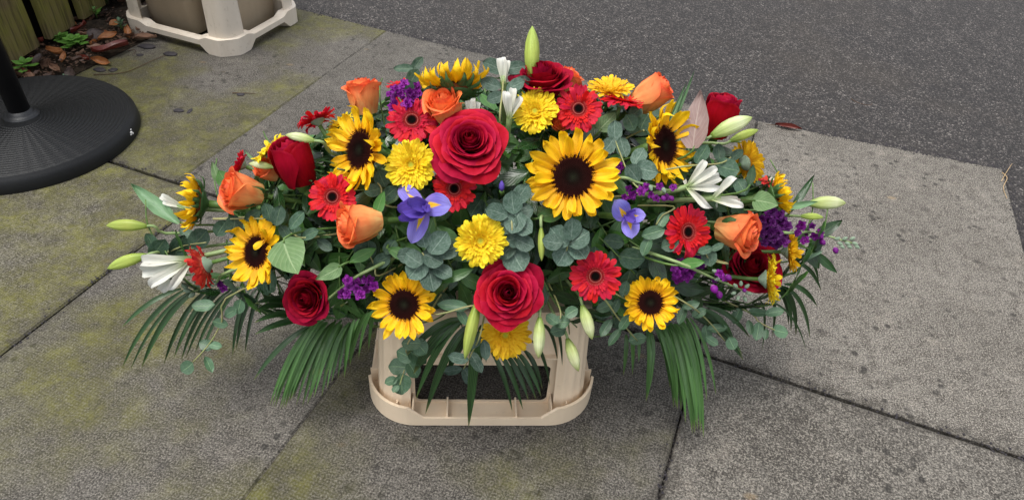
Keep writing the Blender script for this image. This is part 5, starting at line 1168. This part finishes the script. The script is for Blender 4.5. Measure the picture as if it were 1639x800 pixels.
weed(98, 66, 20, 20, 'weed', 'feathery mid green weed under the second fence board', .03)
weed(42, 112, 11, 26, 'weed', 'bright green weed beside the parasol pole')
weed(156, 30, 7, 15, 'weed', 'upright bright weed near the fourth fence board', .05)
weed(196, 50, 9, 10, 'euc_g', 'small green weed against the foot of the back crate', .05)
weed(172, 8, 18, 22, 'mid', 'dark green weed at the top between fence and back crate', .06)
weed(104, 126, 5, 7, 'euc_g', 'tiny grey green weed at the corner of the mossy slab', .015)
def pebble(px, py, w_, h_, label, group='dark flakes on the mossy slab'):
    P = at(px, py, .0); s_ = w_*depth(P)/FPX/2; vs, fs = [], []; n = 11
    for k, (rr, z) in enumerate(((1, 0), (1.02, .25), (.8, .5), (.3, .58))):
        for a in range(n):
            an = 2*math.pi*a/n; q = rr*(1+.25*mn.noise(Vector((math.cos(an)*2+px, math.sin(an)*2, z))))
            vs.append((q*s_*math.cos(an), q*s_*h_/w_*1.6*math.sin(an), z*s_*.55))
    for k in range(3):
        for a in range(n): fs.append((k*n+a, k*n+(a+1) % n, (k+1)*n+(a+1) % n, (k+1)*n+a))
    fs.append(tuple(3*n+a for a in range(n)))
    tag(part('stone_flake', mk(vs, fs, M['pebble'], smooth=False), None, W=Matrix.Translation(P+Vector((0, 0, .0005)))), label, 'stone', group)
pebble(160, 113, 19, 8, 'grey flake nearest the parasol base on the mossy slab'); pebble(181, 113, 13, 8, 'small flat flake just right of the first by the orange leaf')
pebble(273, 88, 21, 8, 'dark flake alone right of the back crate foot'); pebble(236, 76, 26, 9, 'broad dark flake in front of the long tan leaf')
pebble(224, 89, 11, 5, 'small dark flake below the long tan leaf'); pebble(286, 178, 17, 6, 'grey flake in the middle of the mossy slab')
pebble(304, 178, 7, 10, 'tiny black crumb beside the middle flake'); pebble(385, 152, 12, 6, 'small brown crumb under the short twig')
def twig(pts, r, label, mat='twig', z=.003):
    P = [at(x, y, z) for x, y in pts]; tag(part('twig', mk(*(lambda g: (g[0], g[1], M[mat], g[2]))(tube(bez(P, 12), r, r*.5, 6))), None, W=Matrix.Identity(4)), label, 'twig')
twig([(150, 120), (200, 116), (240, 99), (275, 84)], .0012, 'long thin twig crossing the mossy slab below the crate')
twig([(372, 149), (390, 149), (409, 150)], .0014, 'short dark twig on the slab between crate and spray')
twig([(1362, 158), (1372, 164), (1392, 169), (1396, 165)], .0012, 'curved reddish twig lying on the tarmac at upper right')
twig([(1604, 276), (1612, 285), (1606, 300), (1612, 318)], .0012, 'dry straw stalk in the joint at the slab corner', 'straw', .002)
twig([(1603, 290), (1610, 276), (1620, 262)], .0010, 'second straw stalk leaning over the slab corner', 'straw', .004)
twig([(205, 82), (225, 76), (212, 88)], .0010, 'thin curled leaf stalk beside the dark red leaf')
# grit lodged in the joints and along the tarmac edge
gm = MB()
def grit(u0, v0, u1, v1, n, sp):
    for k in range(n):
        t = rnd.random(); P = U(u0+(u1-u0)*t+rnd.gauss(0, sp)*abs(v1-v0 and 1), v0+(v1-v0)*t+rnd.gauss(0, sp)*abs(u1-u0 and 1), .0005); s_ = rnd.uniform(.0008, .0028)
        Mx = Matrix.Translation(P) @ Matrix.Rotation(rnd.uniform(0, 6), 4, 'Z')
        gm.add([(-s_, -s_*.7, 0), (s_, -s_*.6, 0), (s_*.8, s_, 0), (-s_*.9, s_*.8, 0), (0, 0, s_*1.1)], [(0, 1, 4), (1, 2, 4), (2, 3, 4), (3, 0, 4)], None, Mx)
grit(-1.88, 2.095, .05, 2.076, 900, .010); grit(.05, 2.076, .76, 2.135, 500, .010); grit(.762, 2.13, .762, .0, 700, .008)
grit(-1.88, 1.037, .76, 1.037, 500, .006); grit(.06, 1.03, .06, .3, 160, .005); grit(-1.143, 1.03, -1.143, .3, 160, .006)
o = part('grit', gm.mesh(M['pebble'], False), None, kind='stuff'); tag(o, 'fine dark grit lodged along the paving joints and tarmac edge', 'grit')
